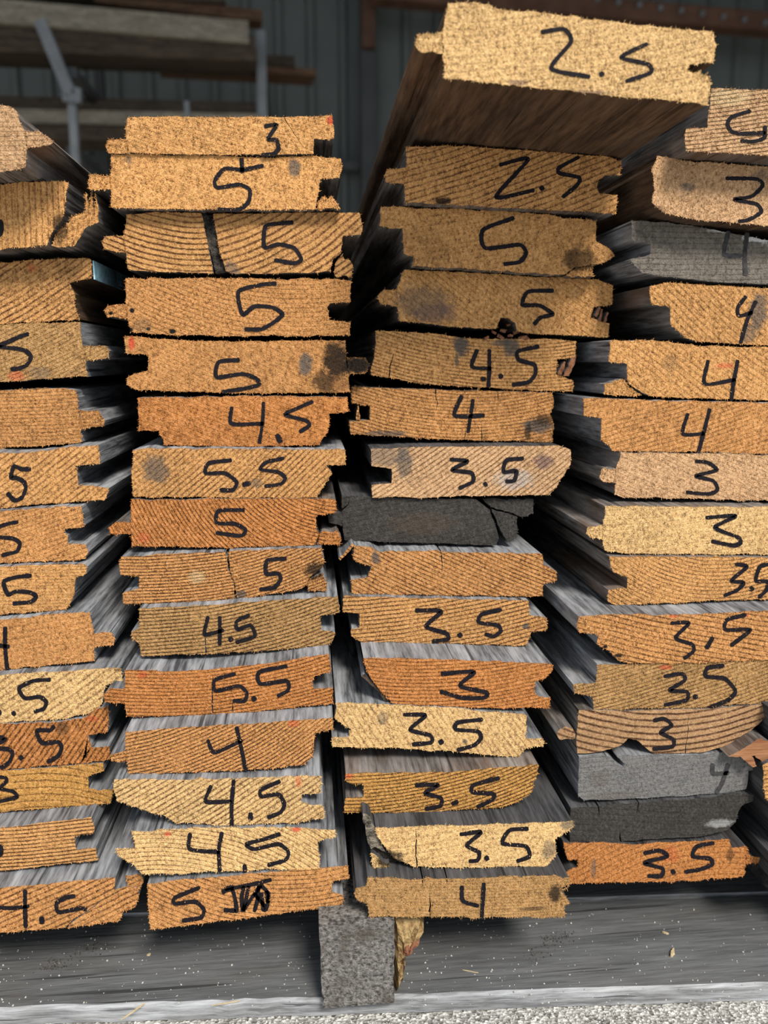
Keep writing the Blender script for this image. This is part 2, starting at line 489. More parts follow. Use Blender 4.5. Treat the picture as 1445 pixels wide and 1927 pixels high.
bd('M', 'B4', '150,432 450,436 600,424 850,402 1175,350 1180,440 1100,460 1088,500 1100,528 1195,520 1195,598 800,638 500,658 155,664 148,600 ( 148,600 50,590 40,560 70,525 148,525 )',
   'orange', (5, 9, 900, .6), '700,450 600,480 605,535 720,510 760,545 750,585 695,585; 797,575; 960,410 825,440 830,500 960,485 970,530 920,560',
   'russet board marked 5.5 with a tongue on its left, second stack', 'grey', 5.5, cracks=['591,655 588,560 585,440', '688,643 688,590'], spots=[(235, 455, 30, 20, 'RED', .45)])
bd('M', 'B4', '150,740 500,716 850,696 1195,672 1195,730 1105,745 1100,800 1095,870 1040,910 700,938 165,953 160,895 ( 160,895 75,890 75,855 150,840 )',
   'warm', (24, 9, 700, .9), '565,785 600,845 735,785 | 710,720 735,830 755,935', 'streaky orange board marked 4, twelfth down the second stack', 'grey', 4,
   spots=[(1000, 700, 35, 22, 'RED', .5)])
bd('M', 'B5', '95,125 400,126 800,117 1130,107 1135,195 1040,200 1035,240 1080,250 1145,258 1150,320 1000,343 600,353 410,348 330,300 190,265 110,230 93,180',
   'pale', (32, 12, 3000, .7), '580,160 555,235 680,235 | 695,130 685,250 685,360; 780,298 780,322; 925,135 835,175 835,210 920,200 950,250 930,290 870,315',
   'cream board marked 4.5 with a curved cut-away underside, second stack', 'grey', 4.5, spots=[(1020, 135, 22, 35, 'RED', .5)], rough=1.6)
bd('M', 'B5', '180,387 600,367 1000,367 1210,377 1205,415 1115,440 1125,570 800,580 400,600 230,600 200,560 ( 200,560 110,500 105,475 200,475 ) 195,430',
   'pale', (-16, 12, -420, .65), '475,400 475,475 620,490 | 635,395 620,480 625,585; 750,560 752,585; 925,400 850,425 760,450 800,475 920,450 970,490 955,530 870,555',
   'cream board marked 4.5 with a pointed furry tongue, second lowest in the second stack', 'grey', 4.5, rough=1.6, fuzz=1.4, spots=[(365, 398, 22, 18, 'RED', .7), (1010, 378, 30, 16, 'RED', .8)])
bd('M', 'B5', '260,652 400,632 800,602 1270,557 1275,625 1190,640 1185,690 1245,710 1240,760 1000,790 600,840 275,880 265,760',
   'warm', (-10, 12, 380, .5), '520,670 400,720 400,750 500,740 545,780 530,820 440,835; 640,690 700,670 800,650 880,630 | 655,675 690,665 | 690,680 705,740 710,790 | 650,782 700,785 | 745,665 735,720 740,785 | 770,665 755,740 745,780 800,700 830,660 | 820,665 815,730 800,785 | 835,660 870,700 862,770 845,780 835,700 | 860,690 868,740 | 800,700 850,760',
   'board marked 5 beside a scribbled-out number, bottom of the second stack', 'grey', 5, fuzz=1.2)

# ---- third stack
bd('N', 'C1', '385,12 530,12 575,35 740,45 900,70 1100,90 1335,115 1348,160 1335,225 1250,230 1240,250 1275,272 1325,300 1310,375 1060,350 720,315 370,280 371,190 ( 371,190 290,185 268,160 275,120 368,114 )',
   'pale', (8, 15, 3000, .3), '722,115 800,105 825,150 755,245 890,275; 935,265; 1095,158 1005,205 1100,230 1110,260 1025,290',
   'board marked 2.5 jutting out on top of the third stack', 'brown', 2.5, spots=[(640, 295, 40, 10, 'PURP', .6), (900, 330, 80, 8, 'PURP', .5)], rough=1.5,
   pieces=[('splintered_edge', '1268,262 1290,250 1297,275 1312,262 1326,296 1290,290')])
bd('N', 'C2', '360,90 600,86 750,97 1000,112 1300,137 1370,157 1362,225 1290,222 1262,245 1252,275 1265,310 1350,315 1342,405 1000,384 700,369 355,350 350,265 ( 350,265 265,258 255,225 270,195 360,190 )',
   'tan', (20, 13, 3000, .75), '800,175 930,150 780,325 955,295; 995,285; 1165,140 1075,190 1080,215 1170,235 1160,270 1095,325',
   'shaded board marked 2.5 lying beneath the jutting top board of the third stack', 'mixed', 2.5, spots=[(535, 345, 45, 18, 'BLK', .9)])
bd('N', 'C2', '240,372 500,378 900,398 1252,436 1248,530 1300,560 1335,600 1290,630 1240,640 1150,650 1100,690 700,664 390,648 395,605 350,590 340,475 235,460',
   'tan', (12, 10, 3000, .3), '860,425 720,480 730,565 890,550 920,590 890,630 820,640', 'board marked 5 with a rotted lower right corner, third down the third stack', 'mixed', 5,
   pieces=[('splintered_edge', '1110,692 1165,655 1236,642 1240,700')], spots=[(1170, 620, 90, 70, 'ROT', .75), (400, 560, 200, 100, 'BRN', .25)], rough=1.6)
bd('N', 'C2', '350,667 600,677 900,697 1250,712 1330,742 1325,830 1240,840 1220,890 1270,910 1310,920 1305,983 1000,968 880,955 870,915 840,892 800,890 780,945 600,934 325,905 320,840 ( 320,840 240,830 225,790 250,765 315,760 )',
   'tan', (-35, 11, 3000, .4), '1045,765 930,770 905,830 985,835 1045,875 990,890 960,920', 'board marked 5 with a crumbling rotten notch in its bottom edge', 'mixed', 5,
   spots=[(440, 820, 150, 90, 'GRY', .55), (500, 870, 120, 50, 'PURP', .5)], pieces=[('splinter', '1255,905 1270,850 1280,852 1268,910'), ('splinter', '1280,912 1300,865 1308,870 1292,915'), ('splinter', '1240,880 1262,840 1268,846 1250,890')], piecemat='BRN')
bd('N', 'C3', '240,62 500,77 640,92 800,107 1100,107 1290,117 1285,200 1190,210 1180,290 1230,305 1275,330 1270,378 900,364 500,339 220,294 215,270 235,200',
   'tan', (-4, 8, 800, .55), '770,165 745,250 840,260 | 835,165 835,270 830,355; 895,300; 1090,145 985,170 990,215 1070,240 1075,290 1040,330 960,345',
   'board marked 4.5 with two dark drips from its top edge, third stack', 'mixed', 4.5, spots=[(685, 140, 45, 70, 'GRY', .9), (665, 215, 12, 40, 'GRY', .8), (945, 150, 50, 55, 'GRY', .85), (900, 125, 60, 20, 'GRY', .7), (805, 315, 20, 14, 'ROT', 1)],
   pieces=[('splinter', '1222,300 1265,205 1288,195 1250,300'), ('splinter', '1190,290 1225,222 1236,228 1210,295')], piecemat='BRN', cracks=['312,310 325,220 335,170'])
bd('N', 'C3', '115,357 400,366 800,377 1165,387 1172,440 1150,500 1172,550 1165,643 900,638 500,623 110,603 105,535 210,530 212,455 120,440',
   'warm', (-4, 8, 600, .5), '690,405 655,505 805,505 | 750,425 735,520 725,590', 'board marked 4 with sagging rings and a dark stain in its lower right corner', 'mixed', 4,
   spots=[(1085, 560, 95, 45, 'GRY', .85), (1120, 530, 70, 35, 'ROT', .7), (1035, 600, 22, 50, 'ROT', .8), (300, 600, 140, 18, 'GRY', .7)], pieces=[('splinter', '140,530 145,455 152,450 158,528')], cracks=['555,368 565,440 558,490', '705,632 715,560', '795,636 797,545', '880,380 882,450'], crackw=2.0)
bd('N', 'C3', '215,682 500,668 900,668 1200,662 1260,685 1262,750 1200,850 1150,920 600,930 225,935 220,870 325,860 325,785 220,770',
   'pink', (35, 10, 3000, .7), '635,735 720,745 640,790 740,805 750,850 680,885; 815,865; 1010,730 925,740 910,800 975,795 965,845 925,850',
   'dusty greyish board marked 3.5 lying on the black charred board', 'dark', 3.5, spots=[(290, 720, 130, 60, 'GRY', .55), (390, 750, 50, 100, 'GRY', .7), (1120, 745, 60, 45, 'PURP', .7), (960, 840, 120, 60, 'DUST', .5)], fuzz=.35)
bd('N', 'C4', '115,85 250,95 500,104 790,107 860,160 880,210 905,300 890,338 600,328 400,323 130,310 125,240 ( 125,240 50,225 45,185 75,178 115,172 )',
   'black', (10, 12, 3000, .3), '', 'black charred board without a number, broken at its right end', 'dark', 3.5, spots=[(520, 230, 200, 70, 'DIRT', .35)], fuzz=.15, rough=1.4,
   pieces=[('broken_chunk', '830,107 1085,107 1085,182 1020,198 905,158 840,124'), ('broken_chunk', '872,160 1000,196 1000,298 960,323 928,290 900,222')], cracks=['118,160 150,130 155,90'])
bd('N', 'C4', '175,337 260,347 310,372 600,362 620,372 1120,382 1130,440 ( 1130,440 1200,470 1195,515 1130,530 ) 1125,593 600,588 165,579 162,510 245,500 265,440 175,410',
   'warm', (-26, 9, 3000, .65), '', 'orange unmarked board just below the black charred board', 'grey', 3.5, cracks=['615,370 622,440 618,480'],
   pieces=[('splinter', '100,402 108,412 178,335 168,330')], spots=[(285, 400, 25, 40, 'GRY', .8)])
bd('N', 'C4', '125,592 400,602 800,611 1055,617 1060,690 ( 1060,690 1145,705 1150,750 1140,770 1070,775 ) 1060,800 1045,843 600,828 215,823 165,795 165,760 205,755 205,685 118,665',
   'tan', (9, 10, 1500, .8), '490,665 615,670 540,745 640,780 650,810 575,820; 710,790; 915,662 820,685 805,725 900,740 915,770 880,795 840,785',
   'golden board marked 3.5 with gently rising rings, tenth down the third stack', 'grey', 3.5, spots=[(1040, 745, 22, 16, 'GRY', .9)])
bd('N', 'C5', '225,155 400,158 800,168 1175,187 1180,215 1140,260 1095,270 1083,300 1085,330 1110,350 1165,355 1160,405 900,409 600,394 365,384 320,330 265,265 240,220',
   'orange', (4, 9, 900, .5), '620,235 780,225 710,295 845,330 830,355 720,355 615,325', 'russet board marked 3 with bark along its slanted lower left edge', 'grey', 3,
   pieces=[('bark_strip', '215,255 232,240 262,275 318,338 362,384 330,378 285,320 245,280')], piecemat='ROT')
bd('N', 'C5', '85,382 300,387 600,402 1040,442 1045,520 1040,560 ( 1040,560 1130,565 1125,605 1030,607 ) 1010,655 700,629 400,609 70,603 65,555 150,550 160,510 80,455',
   'pale', (-57, 14, 3000, .45), '430,440 535,445 460,515 560,545 565,580 475,590; 615,578; 820,465 700,480 690,515 800,525 815,560 780,595 700,618',
   'pale board marked 3.5 with steep diagonal streaks, third stack', 'grey', 3.5, rough=1.5, spots=[(320, 460, 35, 40, 'GRY', .5), (735, 575, 16, 12, 'GRY', .7)])
bd('N', 'C5', '135,742 400,732 700,727 1105,692 1100,740 1080,780 1070,830 1000,880 900,909 500,933 130,933 135,860 225,855 225,790 140,780',
   'yellow', (11, 9, 700, .9), '490,795 600,795 535,835 615,860 610,900 540,915; 675,888 695,880; 905,760 780,795 775,830 880,840 870,870 800,905',
   'golden brown board marked 3.5 with a rounded end, third lowest in third stack', 'mixed', 3.5, spots=[(150, 750, 25, 20, 'RED', .6)])
bd('N', 'C6', '285,207 700,197 1100,182 1275,172 1282,205 1215,250 1190,260 1195,340 1150,400 700,408 480,403 380,360 320,290 290,240',
   'pale', (8, 20, 3000, .35), '715,240 815,230 745,295 805,330 800,370 760,375; 845,360; 1050,212 960,220 925,285 1040,300 1060,350 1000,375',
   'pale board marked 3.5 with black rotten bark at one corner, third stack', 'dark', 3.5, pieces=[('rotten_bark', '222,148 262,165 288,240 312,292 345,352 318,340 285,318 262,330 246,290 236,230', 'BARK'), ('rot_pocket', '262,328 285,316 318,338 345,350 380,362 432,402 360,414 300,400', 'PITH'), ('splintered_edge', '262,335 285,350 318,372 330,385 358,388 356,410 330,418 300,430 270,408')],  # crevice in the rotten bark: its shade is put into a near-black piece
   spots=[(360, 370, 80, 60, 'BLK', .9), (1250, 195, 45, 30, 'GRY', .7), (1160, 320, 45, 60, 'GRY', .6)], cracks=['495,404 488,300 490,204'])
bd('N', 'C6', '245,458 600,467 1000,449 1180,446 1240,470 1215,520 1262,590 1235,600 1240,660 700,658 255,653 245,590 ( 245,590 190,572 174,540 188,512 242,500 )',
   'olive', (-3, 8, 3000, .35), '720,505 725,575 800,600 | 830,490 825,570 820,660', 'board marked 4 with ragged right end, bottom of the third stack', 'dark', 4,
   cracks=['560,656 562,600 558,530', '522,466 524,500', '645,466 645,500'], crackw=3.2, spots=[(1190, 540, 35, 60, 'ROT', .9), (1080, 615, 80, 14, 'ROT', .6)], fuzz=1.4, rough=1.6,
   pieces=[('splintered_edge', '1195,505 1225,480 1262,470 1258,500 1230,520')])

# ---- fourth stack
bd('R', 'D1', '1082,86 1500,104 2300,130 2300,580 1445,522 1200,502 917,488 920,346 1057,342 1068,220',
   'pink', (8, 9, 3000, .75), '1325,235 1210,275 1185,320 1210,365 1280,380 1420,375 | 1425,335 1420,405 1350,430 1275,425', 'sunlit pinkish board with a looped mark like an upside-down 5, topmost of the rightmost stack', 'mixed', 5, spots=[(1200, 150, 150, 60, 'PALE', .5)])
bd('R', 'D1', '735,525 1000,562 1445,592 2300,640 2300,1008 1445,963 1000,933 780,888 702,820 722,740 700,600',
   'pink', (25, 14, 3000, .35), '1180,665 1370,670 1410,710 1340,780 1230,800 1370,830 1400,880 1320,930 1260,940', 'board marked with a rounded 3, second down the rightmost stack', 'brown', 3,
   spots=[(930, 720, 50, 30, 'GRY', .6), (740, 870, 60, 30, 'ROT', .5), (1400, 650, 60, 50, 'GRY', .5)], rough=1.5)
bd('R', 'D1', '570,935 800,945 1050,985 1445,1062 2300,1100 2300,1398 1445,1343 1000,1318 640,1270 560,1187 690,1150 695,1085 572,1060',
   'grey', (0, 12, 3000, .4), '1190,1010 1165,1150 1270,1160 | 1310,1020 1295,1160 1300,1280', 'grey weathered board with a faint 4 and white chalky top edge', 'grey', 4, faint=1, fuzz=.4, spots=[(1390, 1045, 120, 30, 'CHALK', .9), (1200, 1000, 150, 16, 'CHALK', .7), (1600, 1090, 200, 30, 'CHALK', .9)])  # whitish spots along the upper edge stand in for the board's top surface
bd('R', 'D2', '690,132 800,107 1100,127 1445,142 2300,180 2300,558 1445,508 1000,488 920,463 820,370 822,265 700,245',
   'tan', (-40, 12, 3000, .45), '1300,200 1250,270 1260,320 1340,300 | 1365,230 1310,350 1270,490', 'board marked 4 over a dark smudge, just under the grey weathered board', 'mixed', 4,
   spots=[(1385, 300, 70, 130, 'GRY', .8), (1320, 440, 60, 60, 'GRY', .6)])
bd('R', 'D2', '435,482 700,474 1000,514 1445,523 2300,566 2300,878 1445,863 1000,848 700,836 640,810 560,760 545,730 545,625 425,615',
   'tan', (-35, 12, 3000, .4), '1060,610 1040,755 1230,730 | 1250,610 1225,740 1210,855', 'board marked 4 over a red crayon stroke, fifth down the rightmost stack', 'grey', 4,
   pieces=[('splintered_edge', '395,815 405,760 470,735 520,725 560,775 638,828 600,838')], spots=[(1170, 640, 70, 20, 'RED', .5), (820, 620, 60, 60, 'DIRT', .3)])
bd('R', 'D2', '265,847 700,863 1445,878 2300,890 2300,1208 1445,1200 1000,1190 450,1183 430,1150 380,1110 380,975 265,960',
   'warm', (15, 10, 3000, .45), '930,950 900,1075 1030,1075 | 1070,920 1035,1060 1000,1190', 'orange board marked with a tall plain 4, sixth down the rightmost stack', 'grey', 4)
bd('R', 'D3', '545,102 1000,107 1445,117 2200,120 2200,420 1445,398 1000,384 560,379 510,355 515,290 ( 515,290 430,275 415,250 430,205 515,200 ) 535,150',
   'pink', (-25, 9, 3000, .35), '1005,155 1080,165 1130,210 1005,245 1110,275 1135,330 1080,355 950,345', 'pinkish board marked with an angular 3, broken stubby tongue, rightmost stack', 'mixed', 3, rough=1.4)
bd('R', 'D3', '450,432 1445,437 2200,442 2200,740 1445,724 1000,724 600,719 445,700 437,635 ( 437,635 360,625 335,600 345,560 440,545 )',
   'pale', (2, 12, 3000, .25), '1070,500 1245,490 1120,560 1260,620 1275,655 1230,670 1105,645', 'pale yellow board marked 3 with a furry tongue on its left, rightmost stack', 'mixed', 3)
bd('R', 'D3', '475,737 1000,737 1445,747 1720,750 1720,985 1445,998 1000,1013 510,1033 465,1010 470,945 585,935 585,865 500,830',
   'tan', (-30, 9, 320, .5), '1250,785 1315,800 1220,885 1295,895 1260,940 1180,975; 1345,935; 1450,785 1395,800 1370,885 1440,890 1435,940 1390,985',
   'deeply grooved board with 3.5 written at the right frame edge', 'mixed', 3.5)
bd('R', 'D4', '290,132 500,117 800,122 1100,112 1445,97 1900,80 1900,380 1445,394 1100,409 600,419 530,400 480,340 400,300 410,240 290,225 275,190',
   'warm', (-15, 12, 3000, .65), '855,170 960,170 880,260 980,300 990,340 935,385; 1105,260 1070,320; 1305,120 1195,150 1185,210 1335,210 1280,260 1220,305',
   'golden board marked 3,5 in bold strokes with a rotted lower left edge', 'grey', 3.5, spots=[(450, 315, 18, 12, 'BLK', 1), (530, 370, 40, 16, 'BLK', .95), (870, 130, 35, 12, 'RED', .5), (1310, 122, 25, 12, 'RED', .5)])
bd('R', 'D4', '405,425 1000,412 1445,397 1900,385 1900,640 1445,653 1000,688 380,699 375,615 ( 375,615 260,600 255,545 390,535 )',
   'olive', (14, 9, 3000, .5), '815,495 920,480 935,520 845,580 950,590 945,640 815,670; 1000,620; 1170,430 1075,445 1065,495 1180,510 1245,585 1200,640 1100,680',
   'brownish board marked 3.5 with a big pointed 5, eleventh down the rightmost stack', 'grey', 3.5, fuzz=.8, spots=[(820, 440, 50, 18, 'RED', .6)])
bd('R', 'D5', '290,117 600,122 1100,110 1300,92 1440,82 1470,100 1445,150 1350,235 1200,330 1050,378 740,383 640,300 590,290 550,330 420,373 280,383 275,300 285,200',
   'brown', (-3, 15, 480, 1.1), '750,180 810,170 855,210 790,255 865,295 860,340 745,355', 'smooth striped board marked 3 with a wavy scalloped lower edge', 'mixed', 3, fuzz=.1,
   pieces=[('tongue', '152,262 175,235 215,222 255,232 272,262 268,298 175,302'), ('torn_lip', '1150,352 1205,322 1340,243 1400,270 1445,300 1500,340 1500,405 1440,428 1395,418 1310,345 1290,352 1322,412 1300,418 1222,352', 'TORN')], cracks=['940,380 950,300 965,130'], crackw=1.6)
bd('R', 'D5', '290,402 410,394 470,398 520,440 560,466 570,450 520,400 560,392 1000,392 1200,372 1330,402 1425,442 1430,470 1325,490 1320,560 1310,600 1200,623 700,656 320,669 285,640',
   'ash', (5, 12, 3000, .3), '1105,450 1110,505 1200,500 | 1200,450 1165,560 1130,620', 'pale grey weathered board with a scarcely legible 4, below the scalloped board', 'grey', 4, faint=1, fuzz=.15,
   spots=[(420, 540, 70, 60, 'DIRT', .35), (500, 640, 200, 30, 'DIRT', .3)])
bd('R', 'D5', '240,717 500,694 1000,660 1290,625 ( 1290,625 1360,640 1352,680 1290,700 ) 1265,740 1250,800 1200,850 1050,888 700,908 500,927 235,920 235,800',
   'black', (-5, 14, 3000, .3), '', 'near-black weathered board without a clear number, second lowest in the rightmost stack', 'dark', 4, fuzz=.15, cracks=['410,710 412,770', '545,922 540,850', '655,690 640,760'], spots=[(1150, 810, 90, 30, 'DUST', .55)])
bd('R', 'D5', '195,927 600,937 1000,917 1200,907 1222,960 1310,950 ( 1310,950 1330,1010 1395,1020 1390,1050 1310,1060 ) 1300,1130 1000,1160 600,1170 200,1180 205,1110 230,1090 285,1080 285,1030 220,1030',
   'orange', (12, 14, -420, .45), '690,990 780,975 830,1010 690,1050 800,1085 790,1130 715,1130; 865,1105; 1110,930 1010,950 985,1010 1090,1025 1100,1060 1030,1090 940,1105',
   'orange board marked 3.5, bottom of the rightmost stack', 'dark', 3.5, rough=1.4, spots=[(380, 1080, 16, 80, 'GRY', .6), (1215, 1000, 25, 60, 'ROT', .6), (850, 1000, 60, 60, 'RED', .25)])

# ---- fifth stack, only its grey long sides show past the right frame edge
bd('S', 'P', '1452,1335 1900,1310 1900,1400 1462,1425', 'tan', (5, 10, 3000, .5), '', 'grey board side past the frame edge beside the scalloped board', 'dark', 4)
bd('S', 'P', '1450,1432 1900,1406 1900,1492 1450,1515 1440,1500 1436,1440', 'tan', (5, 10, 3000, .5), '', 'grey board side past the frame edge beside the pale grey board', 'dark', 4)
bd('S', 'P', '1462,1522 1900,1497 1900,1575 1480,1600 1470,1560', 'tan', (5, 10, 3000, .5), '', 'dark board side past the frame edge beside the near-black board', 'dark', 4)
bd('S', 'P', '1450,1607 1900,1581 1900,1645 1465,1672', 'tan', (5, 10, 3000, .5), '', 'dark board side past the frame edge beside the bottom orange board', 'dark', 4)


# ------------------------------------------------------------------ parse the outlines
def parse(z, s):
    """outline string -> (full outline, body outline, tongue outline or None) in photo px"""
    full, body, tng, on = [], [], None, False
    for t in s.split():
        if t == '(':
            tng, on = [], True
        elif t == ')':
            on = False
            body.append(tng[-1])
        else:
            q = conv(z, [tuple(float(v) for v in t.split(','))])[0]
            full.append(q)
            if on:
                tng.append(q)
                if len(tng) == 1:
                    body.append(q)
            else:
                body.append(q)
    return full, body, tng


def slopes(pts):
    """photo px -> (X/Y, (Z - camera)/Y) of the viewing ray"""
    out = []
    for x, y in pts:
        r = ray(x, y)
        out.append((r.x / r.y, r.z / r.y))
    return np.array(out)


def envelope(polys, xs, upper):
    best = np.full(len(xs), -1e9 if upper else 1e9)
    for P in polys:
        n = len(P)
        for i in range(n):
            x0, z0 = P[i]
            x1, z1 = P[(i + 1) % n]
            if abs(x1 - x0) < 1e-9:
                continue
            t = (xs - x0) / (x1 - x0)
            ok = (t >= 0) & (t <= 1)
            zz = z0 + t * (z1 - z0)
            best = np.where(ok, np.maximum(best, zz) if upper else np.minimum(best, zz), best)
    return best


for st, rows in STACKS.items():
    for b in rows:
        b['full'], b['body'], b['tng'] = parse(b['z'], b['outline'])
        b['polys'] = [slopes(b['full'])] + [slopes(conv(b['z'], pairs(e[0]))) for e in b.get('extra', [])]


def gap(up, du, lo, dl):
    a = max(min(P[:, 0].min() for P in up['polys']) * du, min(P[:, 0].min() for P in lo['polys']) * dl)
    c = min(max(P[:, 0].max() for P in up['polys']) * du, max(P[:, 0].max() for P in lo['polys']) * dl)
    xs = np.linspace(a + 0.002, c - 0.002, 160)
    g = envelope(up['polys'], xs / du, False) * du - envelope(lo['polys'], xs / dl, True) * dl
    g = g[np.abs(g) < 1]
    return float(np.percentile(g, 3)) if len(g) else 0.0


def low_z(b, d):
    return min(P[:, 1].min() for P in b['polys']) * d


GAP = 0.0004
D_PALLET = 0.478
STACKS['N'][-1]['d'] = D_PALLET
Z_BEARER = CAM_Z + low_z(STACKS['N'][-1], D_PALLET) - 0.0004      # top of the pallet bearers
for st in 'LMRS':
    b = STACKS[st][-1]
    b['d'] = (Z_BEARER + 0.0004 - CAM_Z) / (low_z(b, 1.0))
for st, rows in STACKS.items():
    for i in range(len(rows) - 2, -1, -1):
        lo, up = rows[i + 1], rows[i]
        dl = lo['d']
        h = np.mean([P[:, 1].min() for P in up['polys']])
        r = (0.95, 1.09) if h < -0.2 else ((0.985, 1.015) if abs(h) <= 0.09 else ((0.965, 1.05) if h < 0 else (0.72, 1.04)))
        r = up.get('dr', r)
        best = None
        for q in np.linspace(r[0], r[1], 60):
            g = gap(up, dl * q, lo, dl)
            e = abs(g - GAP) + (0.0006 if g < 0 else 0) + (0.07 if h > -0.02 else 0.012) * abs(q - 1)
            if best is None or e < best[0]:
                best = (e, q, g)
        up['d'] = dl * best[1]
        up['gap'] = best[2]
if DEBUG:
    for st, rows in STACKS.items():
        print(st, ' '.join('%.3f/%.1f' % (b['d'], b.get('gap', 0) * 1000) for b in rows))

# ------------------------------------------------------------------ build the boards
PIECE = {'SEAM': rough_stone('black_bark_seam', (0.006, 0.005, 0.005), (0.12, 0.105, 0.09), 190, 1.0, .006), 'PITH': rough_stone('black_rot', (0.008, 0.007, 0.006), (0.05, 0.04, 0.032), 200, 1.0, .005), 'TORN': weathered('torn_red_brown_wood', (0.22, 0.09, 0.04), (0.50, 0.26, 0.13), (0.16, 0.07, 0.04), 0, .4), 'ROT': rough_stone('rotten_bark_wood', ROT, (0.12, 0.085, 0.06), 300), 'BRN': rough_stone('red_brown_splinter', (0.16, 0.06, 0.03), (0.32, 0.15, 0.08), 260),
         'BARK': rough_stone('dark_bark', (0.022, 0.02, 0.018), (0.30, 0.26, 0.20), 130, 1.0, .006)}
NAMED = dict(BLK=BLK, ROT=ROT, GRY=GRY, RED=RED, PURP=PURP, BRN=BRN, DUST=DUST, DIRT=DIRT, PALE=(0.72, 0.55, 0.30), CHALK=(0.78, 0.78, 0.77))
WHERE = {'L': 'boards in the leftmost stack', 'M': 'boards in the second stack', 'N': 'boards in the third stack', 'R': 'boards in the rightmost full stack',
         'S': 'boards past the right frame edge'}


def fuzz_mesh(polys, avoid, dens, root, mat):
    """short torn fibres standing on a sawn end: a fringe along the outline and a nap over the face"""
    V, F = [], []

    def add(base, tip, w):
        ax = (tip - base).normalized()
        u = ax.cross(Vector((0.3, 0.9, 0.1))).normalized()
        v = ax.cross(u)
        i = len(V)
        bend = Vector((random.gauss(0, .12), random.gauss(0, .12), random.gauss(0, .12) - .05)) * (tip - base).length
        mid = base.lerp(tip, 0.55) + bend
        for q, ww in ((base, w), (mid, w * 0.7)):
            for a in (0.0, 2.1, 4.2):
                V.append(q + (u * math.cos(a) + v * math.sin(a)) * ww)
        V.append(tip)
        for a in range(3):
            c = (a + 1) % 3
            F.append((i + a, i + c, i + 3 + c, i + 3 + a))
            F.append((i + 3 + a, i + 3 + c, i + 6))
    for poly in polys:
        n = len(poly)
        area = sum(poly[i][0] * poly[(i + 1) % n][1] - poly[(i + 1) % n][0] * poly[i][1] for i in range(n))
        sg = 1 if area > 0 else -1
        for i in range(n):
            a, b = Vector((poly[i][0], 0, poly[i][1])), Vector((poly[(i + 1) % n][0], 0, poly[(i + 1) % n][1]))
            L = (b - a).length
            if L < 1e-6:
                continue
            out = Vector((b.z - a.z, 0, a.x - b.x)) * (sg / L)
            for _ in range(int(L / (PX * 1.9) * dens + random.random())):
                p = a.lerp(b, random.random()) - out * random.uniform(0, 2.0) * PX + Vector((0, 0.0004, 0))
                ln = PX * random.uniform(1.5, 4.6) * (1.0 if random.random() < .93 else 1.8)
                dr = (out * random.uniform(.25, 1.0) + Vector((random.gauss(0, .45), -random.uniform(.3, 1.1), random.gauss(0.1, .35)))).normalized()
                add(p, p + dr * ln, PX * random.uniform(.5, 1.0))
        P = np.array(poly)
        x0, z0 = P.min(0)
        x1, z1 = P.max(0)
        k = int((x1 - x0) * (z1 - z0) / (PX * PX * 19) * dens)
        rx, rz = RNG.uniform(x0, x1, k), RNG.uniform(z0, z1, k)
        ok = inside(rx, rz, poly)
        for (ax, az, ar) in avoid:
            near = (rx - ax) ** 2 + (rz - az) ** 2 < ar * ar
            ok &= ~(near & (RNG.random(k) > .16))
        for x, z in zip(rx[ok], rz[ok]):
            p = Vector((float(x), 0.0003, float(z)))
            dr = Vector((random.gauss(0, .75), -random.uniform(.25, .8), random.gauss(-.1, .8))).normalized()
            add(p, p + dr * PX * random.uniform(2.2, 6.5), PX * random.uniform(.5, 1.05))
    return mesh('sawn_fuzz', V, F, mat, root) if V else None


def slit(poly, pts, w):
    """cut a thin check of width w into an outline, starting on the outline near pts[0]"""
    n = len(poly)
    p0 = np.array(pts[0])
    best = None
    for i in range(n):
        a, b = np.array(poly[i]), np.array(poly[(i + 1) % n])
        ab = b - a
        t = min(.97, max(.03, float(np.dot(p0 - a, ab) / max(1e-9, np.dot(ab, ab)))))
        q = a + ab * t
        dd = float(np.linalg.norm(q - p0))
        if best is None or dd < best[0]:
            best = (dd, i, q, ab / max(1e-9, np.linalg.norm(ab)))
    _, i, q, tg = best
    line = [q] + [np.array(p) for p in pts[1:]]
    fine = [line[0]]
    for a, b in zip(line[:-1], line[1:]):
        k = max(1, int(np.linalg.norm(b - a) / 9))
        for j in range(1, k + 1):
            fine.append(a + (b - a) * j / k + (np.array((random.gauss(0, 1.0), random.gauss(0, .6))) if j < k else 0))
    L, R = [], []
    m = len(fine) - 1
    for j, p in enumerate(fine[:-1]):
        d = fine[min(m, j + 1)] - fine[max(0, j - 1)]
        d = d / max(1e-9, np.linalg.norm(d))
        nn = np.array((-d[1], d[0]))
        if np.dot(nn, tg) > 0:
            nn = -nn
        ww = w * (1 - 0.65 * j / m) * random.uniform(.7, 1.3) * .5
        L.append(p + nn * ww)
        R.append(p - nn * ww)
    seq = L + [fine[-1]] + R[::-1]
    return poly[:i + 1] + [(float(p[0]), float(p[1])) for p in seq] + poly[i + 1:]


